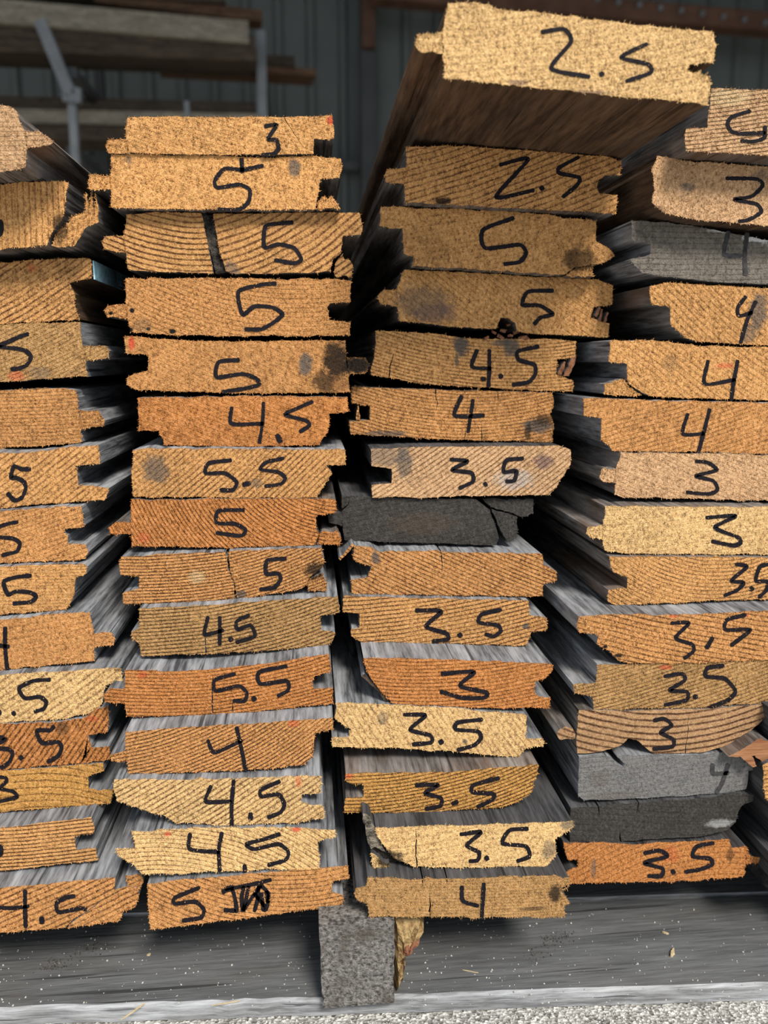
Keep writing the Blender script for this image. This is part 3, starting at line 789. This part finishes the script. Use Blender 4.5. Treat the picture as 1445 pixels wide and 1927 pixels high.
def build_board(b, st):
    z, d = b['z'], b['d']
    cpx = np.mean([p for p in b['full'] if 0 <= p[0] <= IW] or b['full'], axis=0)
    c = at_y(cpx[0], cpx[1], d)
    zb = min(at_y(x, y, d).z for x, y in b['full'])
    org = Vector((c.x, d, zb))
    root = empty('tongue_and_groove_board', org)
    tag(root, b['label'], 'board', WHERE[st])
    S = 1 / ZM[z][2]
    mpp = (at_y(cpx[0] + 10, cpx[1], d) - at_y(cpx[0] - 10, cpx[1], d)).length / 20      # metres per photo px here

    def loc(pts):
        r = []
        for x, y in pts:
            w = at_y(x, y, d) - org
            r.append((w.x, w.z))
        return r
    light, dark = PAL[b['pal']]
    v = random.uniform(.93, 1.07)
    light, dark = tuple(x * v for x in light), tuple(x * v for x in dark)
    lc = loc([cpx])[0]
    spots = []
    for (sx, sy, rx, ry, col, s_) in b.get('spots', []):
        p = loc(conv(z, [(sx, sy)]))[0]
        spots.append((p[0], p[1], rx * S * mpp, ry * S * mpp, NAMED[col], s_))

    def ring_of(r):
        ang, spc, rad, con = r
        a = math.radians(ang)
        return (lc[0] - math.sin(a) * rad * mpp, lc[1] + math.cos(a) * rad * mpp, spc * .78 * mpp, con * (1.4 if con >= .5 else (1.0 if con > .36 else .7)))
    fz = b.get('fuzz', 1.0)
    mat = end_grain('end_grain_' + b['pal'], light, dark, ring_of(b['ring']), spots, grain=.55 + .45 * min(1, fz))
    fmat = end_grain('torn_fibre_' + b['pal'], tuple(min(.95, x * 1.22) for x in light), tuple(x * 1.3 for x in dark), ring_of(b['ring'])[:3] + (b['ring'][3] * .8,), spots, .8)
    side = SIDE[b['side']]
    Lb = b['ft'] * 0.3048
    amp = 0.75 * b.get('rough', 1.0) * (1 if fz > .3 else .7)
    fpolys = []
    bodies = [(b['body'], mat)]
    inks = [b['ink']]
    for e in b.get('extra', []):
        bodies.append((conv(z, pairs(e[0])), end_grain('end_grain_' + b['pal'], light, dark, ring_of(e[1]), spots, grain=.55 + .45 * min(1, fz))))
        inks.append(e[2])
    for k, (poly, m) in enumerate(bodies):
        pts = jag(poly, 6.0, amp)
        fpolys.append(loc(pts))
        if k == 0:
            for cs in b.get('cracks', []):
                pts = slit(pts, conv(z, pairs(cs)), b.get('crackw', 2.8))
        lp = loc(pts)
        vv, ff = prism(lp, 0.0, Lb)
        mesh('plank_body', vv, ff, [m, side], root, [0] + [1] * (len(ff) - 1))
    if b['tng']:
        lp = loc(jag(b['tng'], 5.0, amp))
        fpolys.append(lp)
        vv, ff = prism(lp, 0.0004, Lb - 0.0004)
        mesh('tongue', vv, ff, [mat, side], root, [0] + [1] * (len(ff) - 1))
    for nm, ps, *own in b.get('pieces', []):
        lp = loc(jag(conv(z, pairs(ps)), 4.0, amp * 1.3))
        pm = PIECE[b['piecemat']] if 'piecemat' in b else (PIECE['SEAM'] if nm == 'bark_seam' else mat)
        if own:
            pm = PIECE[own[0]]
        depth = {'splinter': 0.03, 'bark_seam': Lb * .9, 'splintered_edge': Lb * .5, 'broken_chunk': Lb * .5, 'tongue': Lb, 'torn_lip': 0.04}.get(nm, 0.35)
        y0 = {'bark_seam': 0.004, 'splinter': -0.001, 'rotten_bark': 0.003, 'bark_strip': 0.002, 'rot_pocket': 0.006, 'torn_lip': -0.012}.get(nm, random.uniform(.0005, .0025))
        vv, ff = prism(lp, y0, depth)
        mesh(nm, vv, ff, [pm, side], root, [0] + [1] * (len(ff) - 1))
        if nm in ('splintered_edge', 'broken_chunk') and 'piecemat' not in b:
            fpolys.append(lp)
    # hand-written numbers (the nap stays clear of the ink and of the open checks)
    avoid = []
    for cs in b.get('cracks', []):
        for p in spline(conv(z, pairs(cs)), 3):
            cc = loc([tuple(p)])[0]
            avoid.append((cc[0], cc[1], 2.6 * mpp))
    for ink in inks:
        for digit in [t for t in ink.split(';') if t.strip()]:
            V, F = [], []
            dot = all(len(pairs(s_)) <= 2 and '|' not in digit for s_ in digit.split('|')) and max(
                (np.linalg.norm(np.array(pairs(digit)[0]) - np.array(pairs(digit)[-1])) if '|' not in digit else 99), 0) < 60
            for stroke in digit.split('|'):
                pp = conv(z, pairs(stroke))
                if len(pp) == 1:
                    pp = [(pp[0][0] - 1, pp[0][1] - 1.5), (pp[0][0] + 1, pp[0][1] + 1.5)]
                sp = spline(pp, 2.2)
                w0 = b.get('inkw', 7.4) * random.uniform(.92, 1.08)
                if dot:
                    w0 *= 1.25
                i0 = len(V)
                d0, d1 = sp[1] - sp[0], sp[-1] - sp[-2]
                sp = [sp[0] - d0 / np.linalg.norm(d0) * w0 * .3] + sp + [sp[-1] + d1 / np.linalg.norm(d1) * w0 * .3]
                m = len(sp)
                for j, p in enumerate(sp):
                    t = sp[min(m - 1, j + 1)] - sp[max(0, j - 1)]
                    t = t / max(1e-6, np.linalg.norm(t))
                    nn = np.array((-t[1], t[0]))
                    w = w0 * .5 * (random.uniform(.55, .75) if j in (0, m - 1) else random.uniform(.86, 1.13)) * (1 + .07 * math.sin(j * .23 + w0 * 9))
                    q = loc([tuple(p + nn * w), tuple(p - nn * w)])
                    for (x_, z_) in q:
                        V.append((x_, -0.00042, z_))
                        V.append((x_, 0.0002, z_))
                    if j % 2 == 0:
                        cc = loc([tuple(p)])[0]
                        avoid.append((cc[0], cc[1], w0 * .5 * mpp))
                for j in range(m - 1):
                    a = i0 + 4 * j
                    F += [(a, a + 2, a + 6, a + 4), (a + 1, a + 5, a + 7, a + 3), (a, a + 4, a + 5, a + 1), (a + 2, a + 3, a + 7, a + 6)]
                a = i0 + 4 * (m - 1)
                F += [(i0, i0 + 1, i0 + 3, i0 + 2), (a, a + 2, a + 3, a + 1)]
            mesh('decimal_point' if dot else 'handwritten_digit', V, F, INK_FAINT if b.get('faint') else INK, root)
    if fz > 0.05:
        o = fuzz_mesh(fpolys, avoid, fz, root, fmat)
        if o:
            o['kind'] = 'stuff'
    if b.get('paint'):
        # blue smear down the rounded edge of the upper lip
        pm = rough_stone('blue_paint', (0.20, 0.48, 0.66), (0.52, 0.80, 0.92), 200, .6, .001, (0.12, 0.12, 0.12))
        p = loc(conv(z, [(690, 1243), (690, 1385)]))
        V, F = [], []
        n = 14
        for j in range(n + 1):
            zz = p[0][1] + (p[1][1] - p[0][1]) * j / n
            far = 0.16 * (0.75 + 0.25 * math.sin(j * 1.9)) * (1 - 0.25 * j / n) + random.uniform(-.01, .01)
            for y_ in (0.002, far):
                for dx in (0.0002, 0.0012):
                    V.append((p[0][0] + dx, y_, zz))
        for j in range(n):
            a = 4 * j
            F += [(a + 1, a + 3, a + 7, a + 5), (a, a + 4, a + 6, a + 2), (a, a + 1, a + 5, a + 4), (a + 2, a + 6, a + 7, a + 3)]
        F += [(0, 2, 3, 1), (4 * n, 4 * n + 1, 4 * n + 3, 4 * n + 2)]
        mesh('paint_smear', V, F, pm, root)['label'] = 'sky blue paint smear'
    return root


for st, rows in STACKS.items():
    for b in rows:
        build_board(b, st)



# ------------------------------------------------------------------ pallet under the stacks, sawdust, ground
def box_between(x0, x1, y0, y1, z0, z1, jit=0.0, seg=1):
    """a box along X in seg pieces with slightly worn edges"""
    V, F = [], []
    for i in range(seg + 1):
        x = x0 + (x1 - x0) * i / seg
        for (y, z) in ((y0, z0), (y1, z0), (y1, z1), (y0, z1)):
            V.append((x, y + random.gauss(0, jit), z + random.gauss(0, jit * .6)))
    for i in range(seg):
        a = 4 * i
        for k in range(4):
            l = (k + 1) % 4
            F.append((a + k, a + l, a + 4 + l, a + 4 + k))
    F += [(3, 2, 1, 0), tuple(4 * seg + k for k in range(4))]
    return V, F


DECK = weathered('pallet_grey_wood', (0.075, 0.078, 0.081), (0.145, 0.149, 0.153), (0.10, 0.085, 0.07), 0, .35)
EDGE = weathered('pallet_edge_wood', (0.16, 0.165, 0.17), (0.46, 0.48, 0.50), (0.14, 0.12, 0.10), 0, .3)  # paler than the deck: light caught by the board edges is painted in
BEND = rough_stone('bearer_end_grain', (0.045, 0.042, 0.04), (0.33, 0.315, 0.295), 300, 1.0, .004, (0.10, 0.085, 0.07))
BSIDE = weathered('bearer_side', (0.05, 0.048, 0.045), (0.20, 0.19, 0.17), (0.35, 0.27, 0.15))
Y_END = D_PALLET - 0.0035                                          # front ends of the bearers
Z_DECK = at_y(672, 1893, Y_END).z                                  # top of the bottom deck board
DECK_T = 0.014
pallet = empty('pallet', (0, Y_END, Z_DECK - DECK_T))
tag(pallet, 'grey weathered wooden pallet carrying the four stacks of boards', 'pallet')


def pallet_part(name, V, F, mats, fm=None):
    return mesh(name, [Vector(v) - pallet.location for v in V], F, mats, pallet, fm)


def bearer(px0, px1, length, top=Z_BEARER):
    a0, a1 = at_y(px0[0], 1800, Y_END).x, at_y(px0[1], 1800, Y_END).x
    b0, b1 = at_y(px1[0], 1900, Y_END).x, at_y(px1[1], 1900, Y_END).x
    bot = Z_DECK + 0.0001
    pts = []
    n = 16
    ring = [(a0, top), (a1, top), (b1, bot), (b0, bot)]
    for i in range(4):
        p, q = ring[i], ring[(i + 1) % 4]
        for j in range(n):
            t = j / n
            s_ = 0.0005 if i in (1, 3) else 0.0
            pts.append((p[0] + (q[0] - p[0]) * t + random.gauss(0, s_), p[1] + (q[1] - p[1]) * t))
    V, F = prism(pts, Y_END, Y_END + length)
    return pallet_part('bearer', V, F, BEND)


bearer((601, 742), (609, 741), 1.0, at_y(718, 1728, D_PALLET).z - .0004)
bearer((-335, -200), (-327, -202), 1.0)
bearer((1565, 1705), (1560, 1695), 1.0)
# bottom deck board: front edge slightly skewed against the bearers, as in the photo
zt = Z_DECK
f0, f1 = at_z(0, 1899, zt), at_z(1445, 1852, zt)
sl = (f1.y - f0.y) / (f1.x - f0.x)
r0, r1 = at_z(1060, 1696, zt), at_z(1445, 1683, zt)
slr = (r1.y - r0.y) / (r1.x - r0.x)
XL, XR = f0.x - 0.25, f1.x + 0.25
V, F, FM = [], [], []
SEG = 90
for i in range(SEG + 1):
    x = XL + (XR - XL) * i / SEG
    yf = f0.y + sl * (x - f0.x) + random.gauss(0, .0004)
    yb = r0.y + slr * (x - r0.x) + random.gauss(0, .0006)
    for y, z in ((yf + .0006, zt - DECK_T - random.uniform(0, .001)), (yf, zt - .002), (yf + .0022, zt), (yb - .002, zt), (yb, zt - .002), (yb, zt - DECK_T)):
        V.append((x, y, z))
for i in range(SEG):
    a = 6 * i
    for k in range(6):
        l = (k + 1) % 6
        F.append((a + k, a + 6 + k, a + 6 + l, a + l))
        FM.append(1 if k in (0, 1, 3) else 0)
F += [tuple(range(6)), tuple(6 * SEG + k for k in reversed(range(6)))]
FM += [1, 1]
pallet_part('bottom_deck_board', V, F, [DECK, EDGE], FM)
y_ = r0.y + 0.003
for k in range(3):
    V, F = box_between(XL, XR, y_, y_ + 0.112, zt - DECK_T, zt - 0.0003, .0004, 30)
    V = [(x, y + slr * (x - r0.x), z) for x, y, z in V]
    if k == 0:
        V = [(x, y, z + .0012) for x, y, z in V]
    pallet_part('bottom_deck_board', V, F, [DECK, EDGE], [1 if i % 4 == 3 and i < 120 else 0 for i in range(len(F))])  # front face takes the paler wood, a painted light line
    y_ += 0.125
for k in range(3):
    V, F = box_between(XL, XR, Y_END + .27 + .22 * k, Y_END + .38 + .22 * k, Z_BEARER - .012, Z_BEARER - .0002, .0, 4)

# lump of bark and packing stuck beside the middle bearer
lump_c = at_y(772, 1752, Y_END + 0.02)
lump = empty('bark_lump', (lump_c.x, lump_c.y, Z_DECK))
tag(lump, 'tan and brown lump of torn bark beside the middle pallet bearer', 'debris')
LM = rough_stone('torn_bark', (0.16, 0.085, 0.035), (0.50, 0.36, 0.17), 120, 1, .004, (0.09, 0.05, 0.03))
LR = rough_stone('red_bark', (0.16, 0.06, 0.03), (0.32, 0.15, 0.09), 160, 1, .003)


def lumpy(outline, y0, y1, name, mat, parent, seed):
    """irregular rounded lump around an outline given in px"""
    rr = random.Random(seed)
    pts = [at_y(x, y, y0) for x, y in outline]
    c = sum(pts, Vector()) / len(pts)
    V, F = [], []
    n = len(pts) * 3
    ring = []
    for i in range(len(pts)):
        a, b = pts[i], pts[(i + 1) % len(pts)]
        ring += [a.lerp(b, t) for t in (0, .33, .66)]
    for j, (s_, t) in enumerate(((.3, 0), (.7, .04), (.93, .2), (1, .5), (.8, .85), (.4, 1))):
        for p in ring:
            q = c + (p - c) * s_ * rr.uniform(.86, 1.14)
            V.append(Vector((q.x, y0 + (y1 - y0) * t + rr.gauss(0, .0012), q.z)) - parent.location)
    for j in range(5):
        for i in range(n):
            k = (i + 1) % n
            F.append((j * n + i, j * n + k, (j + 1) * n + k, (j + 1) * n + i))
    F += [tuple(range(n))[::-1], tuple(5 * n + i for i in range(n))]
    return mesh(name, V, F, mat, parent)


lumpy([(742, 1732), (770, 1728), (800, 1735), (808, 1757), (790, 1772), (772, 1770), (760, 1790), (752, 1830), (756, 1868), (744, 1885), (741, 1800)], Y_END + .006, Y_END + .05, 'bark', LM, lump, 3)
lumpy([(754, 1798), (765, 1782), (788, 1772), (792, 1780), (775, 1800), (762, 1806)], Y_END + .004, Y_END + .022, 'bark_flake', LR, lump, 5)


# sawdust crumbs, too many to count: over the deck boards
def crumbs(name, label, n, size, mat, place, group=None):
    V, F = [], []
    for _ in range(n):
        p = place()
        if p is None:
            continue
        s_ = size * random.choice((.5, .6, .8, 1, 1, 1.5))
        i = len(V)
        ax = Vector((random.gauss(0, 1), random.gauss(0, 1), random.gauss(0, 1))).normalized()
        for q in ((1, 0, 0), (-1, 0, 0), (0, 1, 0), (0, -1, 0), (0, 0, 1), (0, 0, -1)):
            v = Vector(q) * s_ * random.uniform(.6, 1.2)
            v.rotate(ax.to_track_quat('Z', 'Y'))
            V.append(p + v + Vector((0, 0, s_ * .4)))
        F += [(i + a, i + b, i + c) for a in (0, 1) for b, c in ((2, 4), (4, 3), (3, 5), (5, 2))]
    o = mesh(name, V, F, mat)
    tag(o, label, 'dust', None, 'stuff')
    return o


WHITE = plain('pale_sawdust', (0.50, 0.48, 0.44), .9, .1, 0, .3, 200)


def on_deck():
    p = at_z(random.uniform(-30, 1480), 1700 + 195 * random.random() ** .8, Z_DECK)
    if abs(p.x - at_y(672, 1800, Y_END).x) < 0.033:
        return None
    return p


crumbs('sawdust', 'pale sawdust crumbs scattered over the grey pallet deck boards', 620, .0006, WHITE, on_deck)
DARKC = plain('dark_dirt', (0.05, 0.043, 0.035), .95, .1, 0, .4, 200)


def on_patch():
    cx, cy = random.choice(((110, 1812), (140, 1800), (165, 1785), (185, 1778), (95, 1822), (1010, 1795), (1035, 1770), (1060, 1762)))
    return at_z(random.gauss(cx, 12), random.gauss(cy, 6), Z_DECK)


crumbs('dirt_crumbs', 'dark crumbs of dirt on the pallet deck board', 420, .0005, DARKC, on_patch)
# single chips and straws lying on the deck
CHIP = plain('wood_chip', (0.50, 0.40, 0.24), .9, .1, 0, .3, 120)
for lab, px, ln, wd, ang in (('pale wood chip on the pallet deck below the rightmost stack', (1265, 1795), .009, .0035, .9),
                             ('small pale chip on the pallet deck near the right frame edge', (1252, 1757), .005, .002, -.6),
                             ('cream chip on the pallet deck below the second stack', (280, 1798), .003, .002, .4),
                             ('straw-coloured sliver lying across the front pallet edge at left', (250, 1905), .019, .0012, .75),
                             ('thin pale sliver on the pallet deck left of the middle bearer', (425, 1889), .02, .0009, .12),
                             ('thin brown sliver on the pallet deck right of the middle bearer', (885, 1829), .012, .0006, -.35)):
    p = at_z(px[0], px[1], Z_DECK)
    V = []
    n = 6
    for i in range(n + 1):
        t = i / n - .5
        w = wd * (1 - (2 * t) ** 2 * .7) * random.uniform(.7, 1.2)
        x, y = t * ln * math.cos(ang), t * ln * math.sin(ang)
        for sx, sz in ((-1, 0.0002), (1, 0.0002), (0.6, wd * .5 + .0004), (-0.6, wd * .5 + .0004)):
            V.append((x - math.sin(ang) * w * sx * .5, y + math.cos(ang) * w * sx * .5, sz + random.uniform(0, .0002)))
    F = []
    for i in range(n):
        for k in range(4):
            l = (k + 1) % 4
            F.append((4 * i + k, 4 * i + l, 4 * i + 4 + l, 4 * i + 4 + k))
    F += [(3, 2, 1, 0), tuple(4 * n + k for k in range(4))]
    o = mesh('wood_chip', V, F, CHIP)
    o.location = p
    tag(o, lab, 'wood chip', 'wood chips on the pallet')

# crumbs of rotten wood fallen out of the notch in the third stack
nb = STACKS['N'][4]
for k in range(10):
    x, y = 745 + 160 * (k / 9) + random.uniform(-8, 8), 985 - 26 * (k % 3) - (8 if 3 < k < 7 else 0)
    q = conv('C2', [(x, y)])[0]
    p = at_y(q[0], q[1], STACKS['N'][3]['d'] + 0.002 + .004 * (k % 3))
    V, F = [], []
    s_ = PX * random.uniform(3.5, 6.5)
    rr = [random.uniform(.6, 1.1) for _ in range(8)]
    for i, (a, b_, c_) in enumerate([(a, b_, c_) for a in (-1, 1) for b_ in (-1, 1) for c_ in (-1, 1)]):
        V.append((a * s_ * 1.5 * rr[i], b_ * s_ * rr[i], c_ * s_ * .7 * rr[i]))
    F = [(0, 1, 3, 2), (4, 6, 7, 5), (0, 4, 5, 1), (2, 3, 7, 6), (0, 2, 6, 4), (1, 5, 7, 3)]
    o = mesh('rotten_wood_crumb', V, F, PIECE['BRN'])
    o.location = p
    o.rotation_euler = (random.uniform(-.5, .5), random.uniform(-.6, .6), random.uniform(-.6, .6))
    tag(o, 'reddish crumb of rotten wood in the notch of a board marked 5', 'wood crumb', 'rotten wood crumbs in the notch')

# ground
Z_GROUND = Z_DECK - DECK_T - 0.0012
gm, t, b_ = nt('pale_gravel')
g = G(t)
p = g.coord()
vo = g.n('ShaderNodeTexVoronoi')
g.put(vo.inputs['Vector'], p)
vo.inputs['Scale'].default_value = 430
n1 = g.noise(p, 900, 3, .6)
n2 = g.noise(p, 60, 3, .6)
cc = g.mix(g.rng(vo.outputs['Color'], .2, .8), (0.17, 0.165, 0.155), (0.68, 0.67, 0.63))
cc = g.mix(g.rng(n1, .42, .3), cc, (0.06, 0.055, 0.05))
cc = g.mix(g.math('MULTIPLY', g.rng(n2, .5, .7), .5), cc, (0.20, 0.18, 0.16))
g.put(b_.inputs['Base Color'], cc)
bp = g.n('ShaderNodeBump')
bp.inputs['Distance'].default_value = .0018
g.put(bp.inputs['Height'], vo.outputs['Distance'])
g.put(b_.inputs['Normal'], bp.outputs[0])
gr = mesh('ground', [(-9, -4, Z_GROUND), (9, -4, Z_GROUND), (9, 7.2, Z_GROUND), (-9, 7.2, Z_GROUND)], [(0, 1, 2, 3)], gm)
gr['kind'] = 'structure'
GRAV = plain('gravel_stone', (0.55, 0.54, 0.51), .9, .2, 0, .5, 90)


def on_ground():
    p = at_z(random.uniform(-20, 1470), random.uniform(1868, 1940), Z_GROUND)
    if p.y > f0.y + sl * (p.x - f0.x) - .002:
        return None
    return p


crumbs('gravel', 'pale grit and gravel on the ground in front of the pallet', 1500, .00085, GRAV, on_ground)



# ------------------------------------------------------------------ the open shed behind: corrugated wall, post, roof, lumber rack
WALL_Y = 5.0
STEEL = plain('grey_green_sheet_steel', (0.098, 0.112, 0.105), .55, .4, 0, .12, 3)
RUST = plain('rust_brown_steel', (0.105, 0.052, 0.032), .7, .3, 0, .3, 8)
DKST = plain('dark_roof_steel', (0.055, 0.057, 0.058), .6, .3, 0, .2, 4)
GALV = plain('galvanised_steel', (0.17, 0.18, 0.188), .5, .5, 0, .2, 12)


def corrugated(name, x0, x1, y, z0, z1, pitch=0.19, d=0.03):
    prof = []
    x = x0
    while x < x1:
        prof += [(x, 0), (x + pitch * .68, 0), (x + pitch * .76, d), (x + pitch * .92, d)]
        x += pitch
    prof.append((x1, 0))
    V = [(a, y - b, z) for a, b in prof for z in (z0, z1)] + [(a, y - b + .004, z) for a, b in prof for z in (z0, z1)]
    n = len(prof)
    F = []
    for i in range(n - 1):
        F.append((2 * i, 2 * i + 2, 2 * i + 3, 2 * i + 1))
        F.append((2 * n + 2 * i, 2 * n + 2 * i + 1, 2 * n + 2 * i + 3, 2 * n + 2 * i + 2))
    o = mesh(name, V, F, STEEL)
    o['kind'] = 'structure'
    return o


def beam(name, p, q, w, h, mat, parent=None, up=Vector((0, 0, 1)), bev=.06):
    """bar from p to q, w wide, h high, with chamfered long edges"""
    p, q = Vector(p), Vector(q)
    ax = (q - p).normalized()
    u = ax.cross(up).normalized()
    v = u.cross(ax)
    c = min(w, h) * bev
    prof = [(-w / 2 + c, -h / 2), (w / 2 - c, -h / 2), (w / 2, -h / 2 + c), (w / 2, h / 2 - c), (w / 2 - c, h / 2), (-w / 2 + c, h / 2), (-w / 2, h / 2 - c), (-w / 2, -h / 2 + c)]
    org = parent.matrix_world.translation if parent else Vector()
    if parent:
        org = parent.location
    V = [a + u * x + v * y - org for a in (p, q) for x, y in prof]
    F = [tuple(range(8)), tuple(range(15, 7, -1))] + [(i, 8 + i, 8 + (i + 1) % 8, (i + 1) % 8) for i in range(8)]
    return mesh(name, V, F, mat, parent)


corrugated('wall_back', -6.0, 6.0, WALL_Y + .06, Z_GROUND, 4.2)
for sgn, nm in ((-1, 'wall_left'), (1, 'wall_right')):
    V, F = box_between(sgn * 5.9 - .03, sgn * 5.9 + .03, 1.6, WALL_Y + .05, Z_GROUND, 4.2)
    mesh(nm, V, F, STEEL)['kind'] = 'structure'
# roof: corrugated sheets falling to the right
V = []
F = []
n = 60
for i in range(n + 1):
    y = 1.5 + (WALL_Y + .4 - 1.5) * i / n
    dz = .018 if i % 2 else 0
    for x, z in ((-6.0, 4.15), (6.0, 2.75)):
        V += [(x, y, z + dz), (x, y, z + dz + .004)]
for i in range(n):
    a = 4 * i
    F += [(a, a + 2, a + 6, a + 4), (a + 1, a + 5, a + 7, a + 3)]
mesh('roof', V, F, DKST)['kind'] = 'structure'
# eave beam at upper right; added studs stand in for light through roof corrugations
EY = WALL_Y - .28
e0, e1 = at_y(700, -14, EY), at_y(1620, 62, EY)
eb = beam('trim_1', e0, e1, .12, .10, RUST)
eb['kind'] = 'structure'
for k in range(13):
    c = at_y(1085 + 39.5 * k, -8 + 5.6 * k, EY - .075)
    V, F = [], []
    for j, (rr_, yy) in enumerate(((.016, .012), (.017, 0), (.012, -.010))):
        V += [(c.x + rr_ * math.cos(a * math.pi / 3), c.y + yy, c.z + rr_ * math.sin(a * math.pi / 3)) for a in range(6)]
    for j in range(2):
        F += [(6 * j + a, 6 * j + (a + 1) % 6, 6 * j + 6 + (a + 1) % 6, 6 * j + 6 + a) for a in range(6)]
    F += [tuple(range(12, 18)), tuple(range(5, -1, -1))]
    mesh('bolt_head', V, F, GALV, eb)
# steel post and girt on the wall
pb, pt = at_y(694, 520, WALL_Y - .09), at_y(694, -60, WALL_Y - .09)
post = beam('trim_2', (pb.x, WALL_Y - .06, Z_GROUND), (pb.x, WALL_Y - .06, 3.6), .09, .08, DKST, up=Vector((0, 1, 0)))
post['kind'] = 'structure'
q0 = at_y(694, 88, WALL_Y - .15)
beam('rusty_post_cover', (q0.x, WALL_Y - .13, q0.z), (q0.x, WALL_Y - .13, 3.3), .075, .04, RUST, post, up=Vector((0, 1, 0)))
g0 = at_y(660, 312, WALL_Y - .04)
gi = beam('trim_3', (-5.8, WALL_Y - .02, g0.z), (5.8, WALL_Y - .02, g0.z), .06, .05, DKST)
gi['kind'] = 'structure'

# lumber rack at upper left
RY = 3.9
LUM = weathered('old_brown_lumber', (0.03, 0.022, 0.016), (0.10, 0.075, 0.052), (0.09, 0.06, 0.04), 0)  # brown lumber darkened, so the rack's shadow is in the colour
LUMP_ = weathered('pale_old_lumber', (0.13, 0.11, 0.085), (0.34, 0.30, 0.23), (0.17, 0.13, 0.09), 0)  # pale lumber brightened, so the light on plank fronts is painted in
LUMR = weathered('reddish_lumber', (0.06, 0.032, 0.02), (0.16, 0.09, 0.05), (0.06, 0.04, 0.03), 0)
xu = [at_y(135, 180, RY - .15).x, at_y(492, 150, RY + .15).x]
rack = empty('lumber_rack', (xu[0], RY, Z_GROUND))
tag(rack, 'grey steel cantilever rack holding old lumber against the shed wall', 'rack')
u0b, u0t = at_y(135, 280, RY - .25), at_y(135, 172, RY - .25)
beam('upright', (u0b.x, u0b.y, Z_GROUND), u0t, .034, .034, GALV, rack, up=Vector((0, 1, 0)))
beam('bracket_plate', at_y(136, 193, RY - .27), at_y(136, 166, RY - .27), .075, .03, GALV, rack, up=Vector((0, 1, 0)))
beam('brace', at_y(134, 180, RY - .27), at_y(76, 40, RY - .27), .05, .03, GALV, rack, up=Vector((0, 1, 0)))
u1b, u1t = at_y(491, 300, RY + .10), at_y(491, 60, RY + .10)
beam('upright', (u1b.x, u1b.y, Z_GROUND), u1t, .045, .045, GALV, rack, up=Vector((0, 1, 0)))
beam('upright', (u0b.x - .1, RY + .75, Z_GROUND), (u0b.x - .1, RY + .75, at_y(135, 0, RY + .7).z), .05, .05, DKST, rack, up=Vector((0, 1, 0)))
beam('upright', (u1b.x, RY + .82, Z_GROUND), (u1b.x, RY + .82, u1t.z), .05, .05, DKST, rack, up=Vector((0, 1, 0)))
for px, ya in ((135, RY - .25), (491, RY + .1)):
    for yy in (136, 284):
        a = at_y(px, yy, ya)
        beam('arm', a, (a.x, RY + .8, a.z), .04, .04, DKST, rack)
for px, py in ((352, 208), (140, 262)):
    c = at_y(px, py, RY - .2)
    beam('stop_pin', (c.x, c.y, c.z - .03), (c.x, c.y, c.z + .035), .022, .022, GALV, rack, up=Vector((0, 1, 0)))
LB = []


def lumber(px0, px1, Y0, Y1, w, h, mat, label):
    p, q = at_y(px0[0], px0[1], Y0), at_y(px1[0], px1[1], Y1)
    o = beam('lumber_plank', Vector((0, 0, 0)), q - p, w, h, mat)
    o.location = p
    tag(o, label, 'lumber', 'old lumber on the rack')


lumber((-220, 8), (467, 66), RY - .2, RY - .02, .08, .092, LUMP_, 'pale weathered beam along the front of the upper rack shelf')
lumber((-220, 62), (478, 92), RY - .12, RY + .04, .16, .055, LUM, 'dark plank directly under the pale front beam of the rack')
lumber((-220, 92), (482, 118), RY - .12, RY + .06, .20, .05, LUM, 'lower dark plank of the upper rack shelf')
lumber((-100, -12), (425, 12), RY + .1, RY + .2, .2, .05, LUM, 'dark plank lying at the back on top of the upper rack load')
lumber((180, 0), (492, 38), RY + .1, RY + .2, .1, .05, LUMR, 'reddish plank end sticking out above the pale rack beam')
lumber((300, 130), (590, 146), RY + .35, RY + .45, .16, .03, LUMR, 'thin plank reaching farthest right from the upper rack shelf')
lumber((300, 112), (552, 122), RY + .38, RY + .48, .1, .05, LUM, 'plank above the thin farthest reaching plank of the rack')
lumber((-220, 196), (480, 212), RY + .05, RY + .2, .12, .06, LUM, 'top plank on the lower rack shelf')
lumber((-220, 226), (486, 238), RY - .05, RY + .15, .2, .06, LUMP_, 'brownish pale plank in the middle of the lower rack shelf')
lumber((-220, 256), (484, 266), RY - .08, RY + .15, .2, .06, LUM, 'bottom plank of the lower rack shelf')
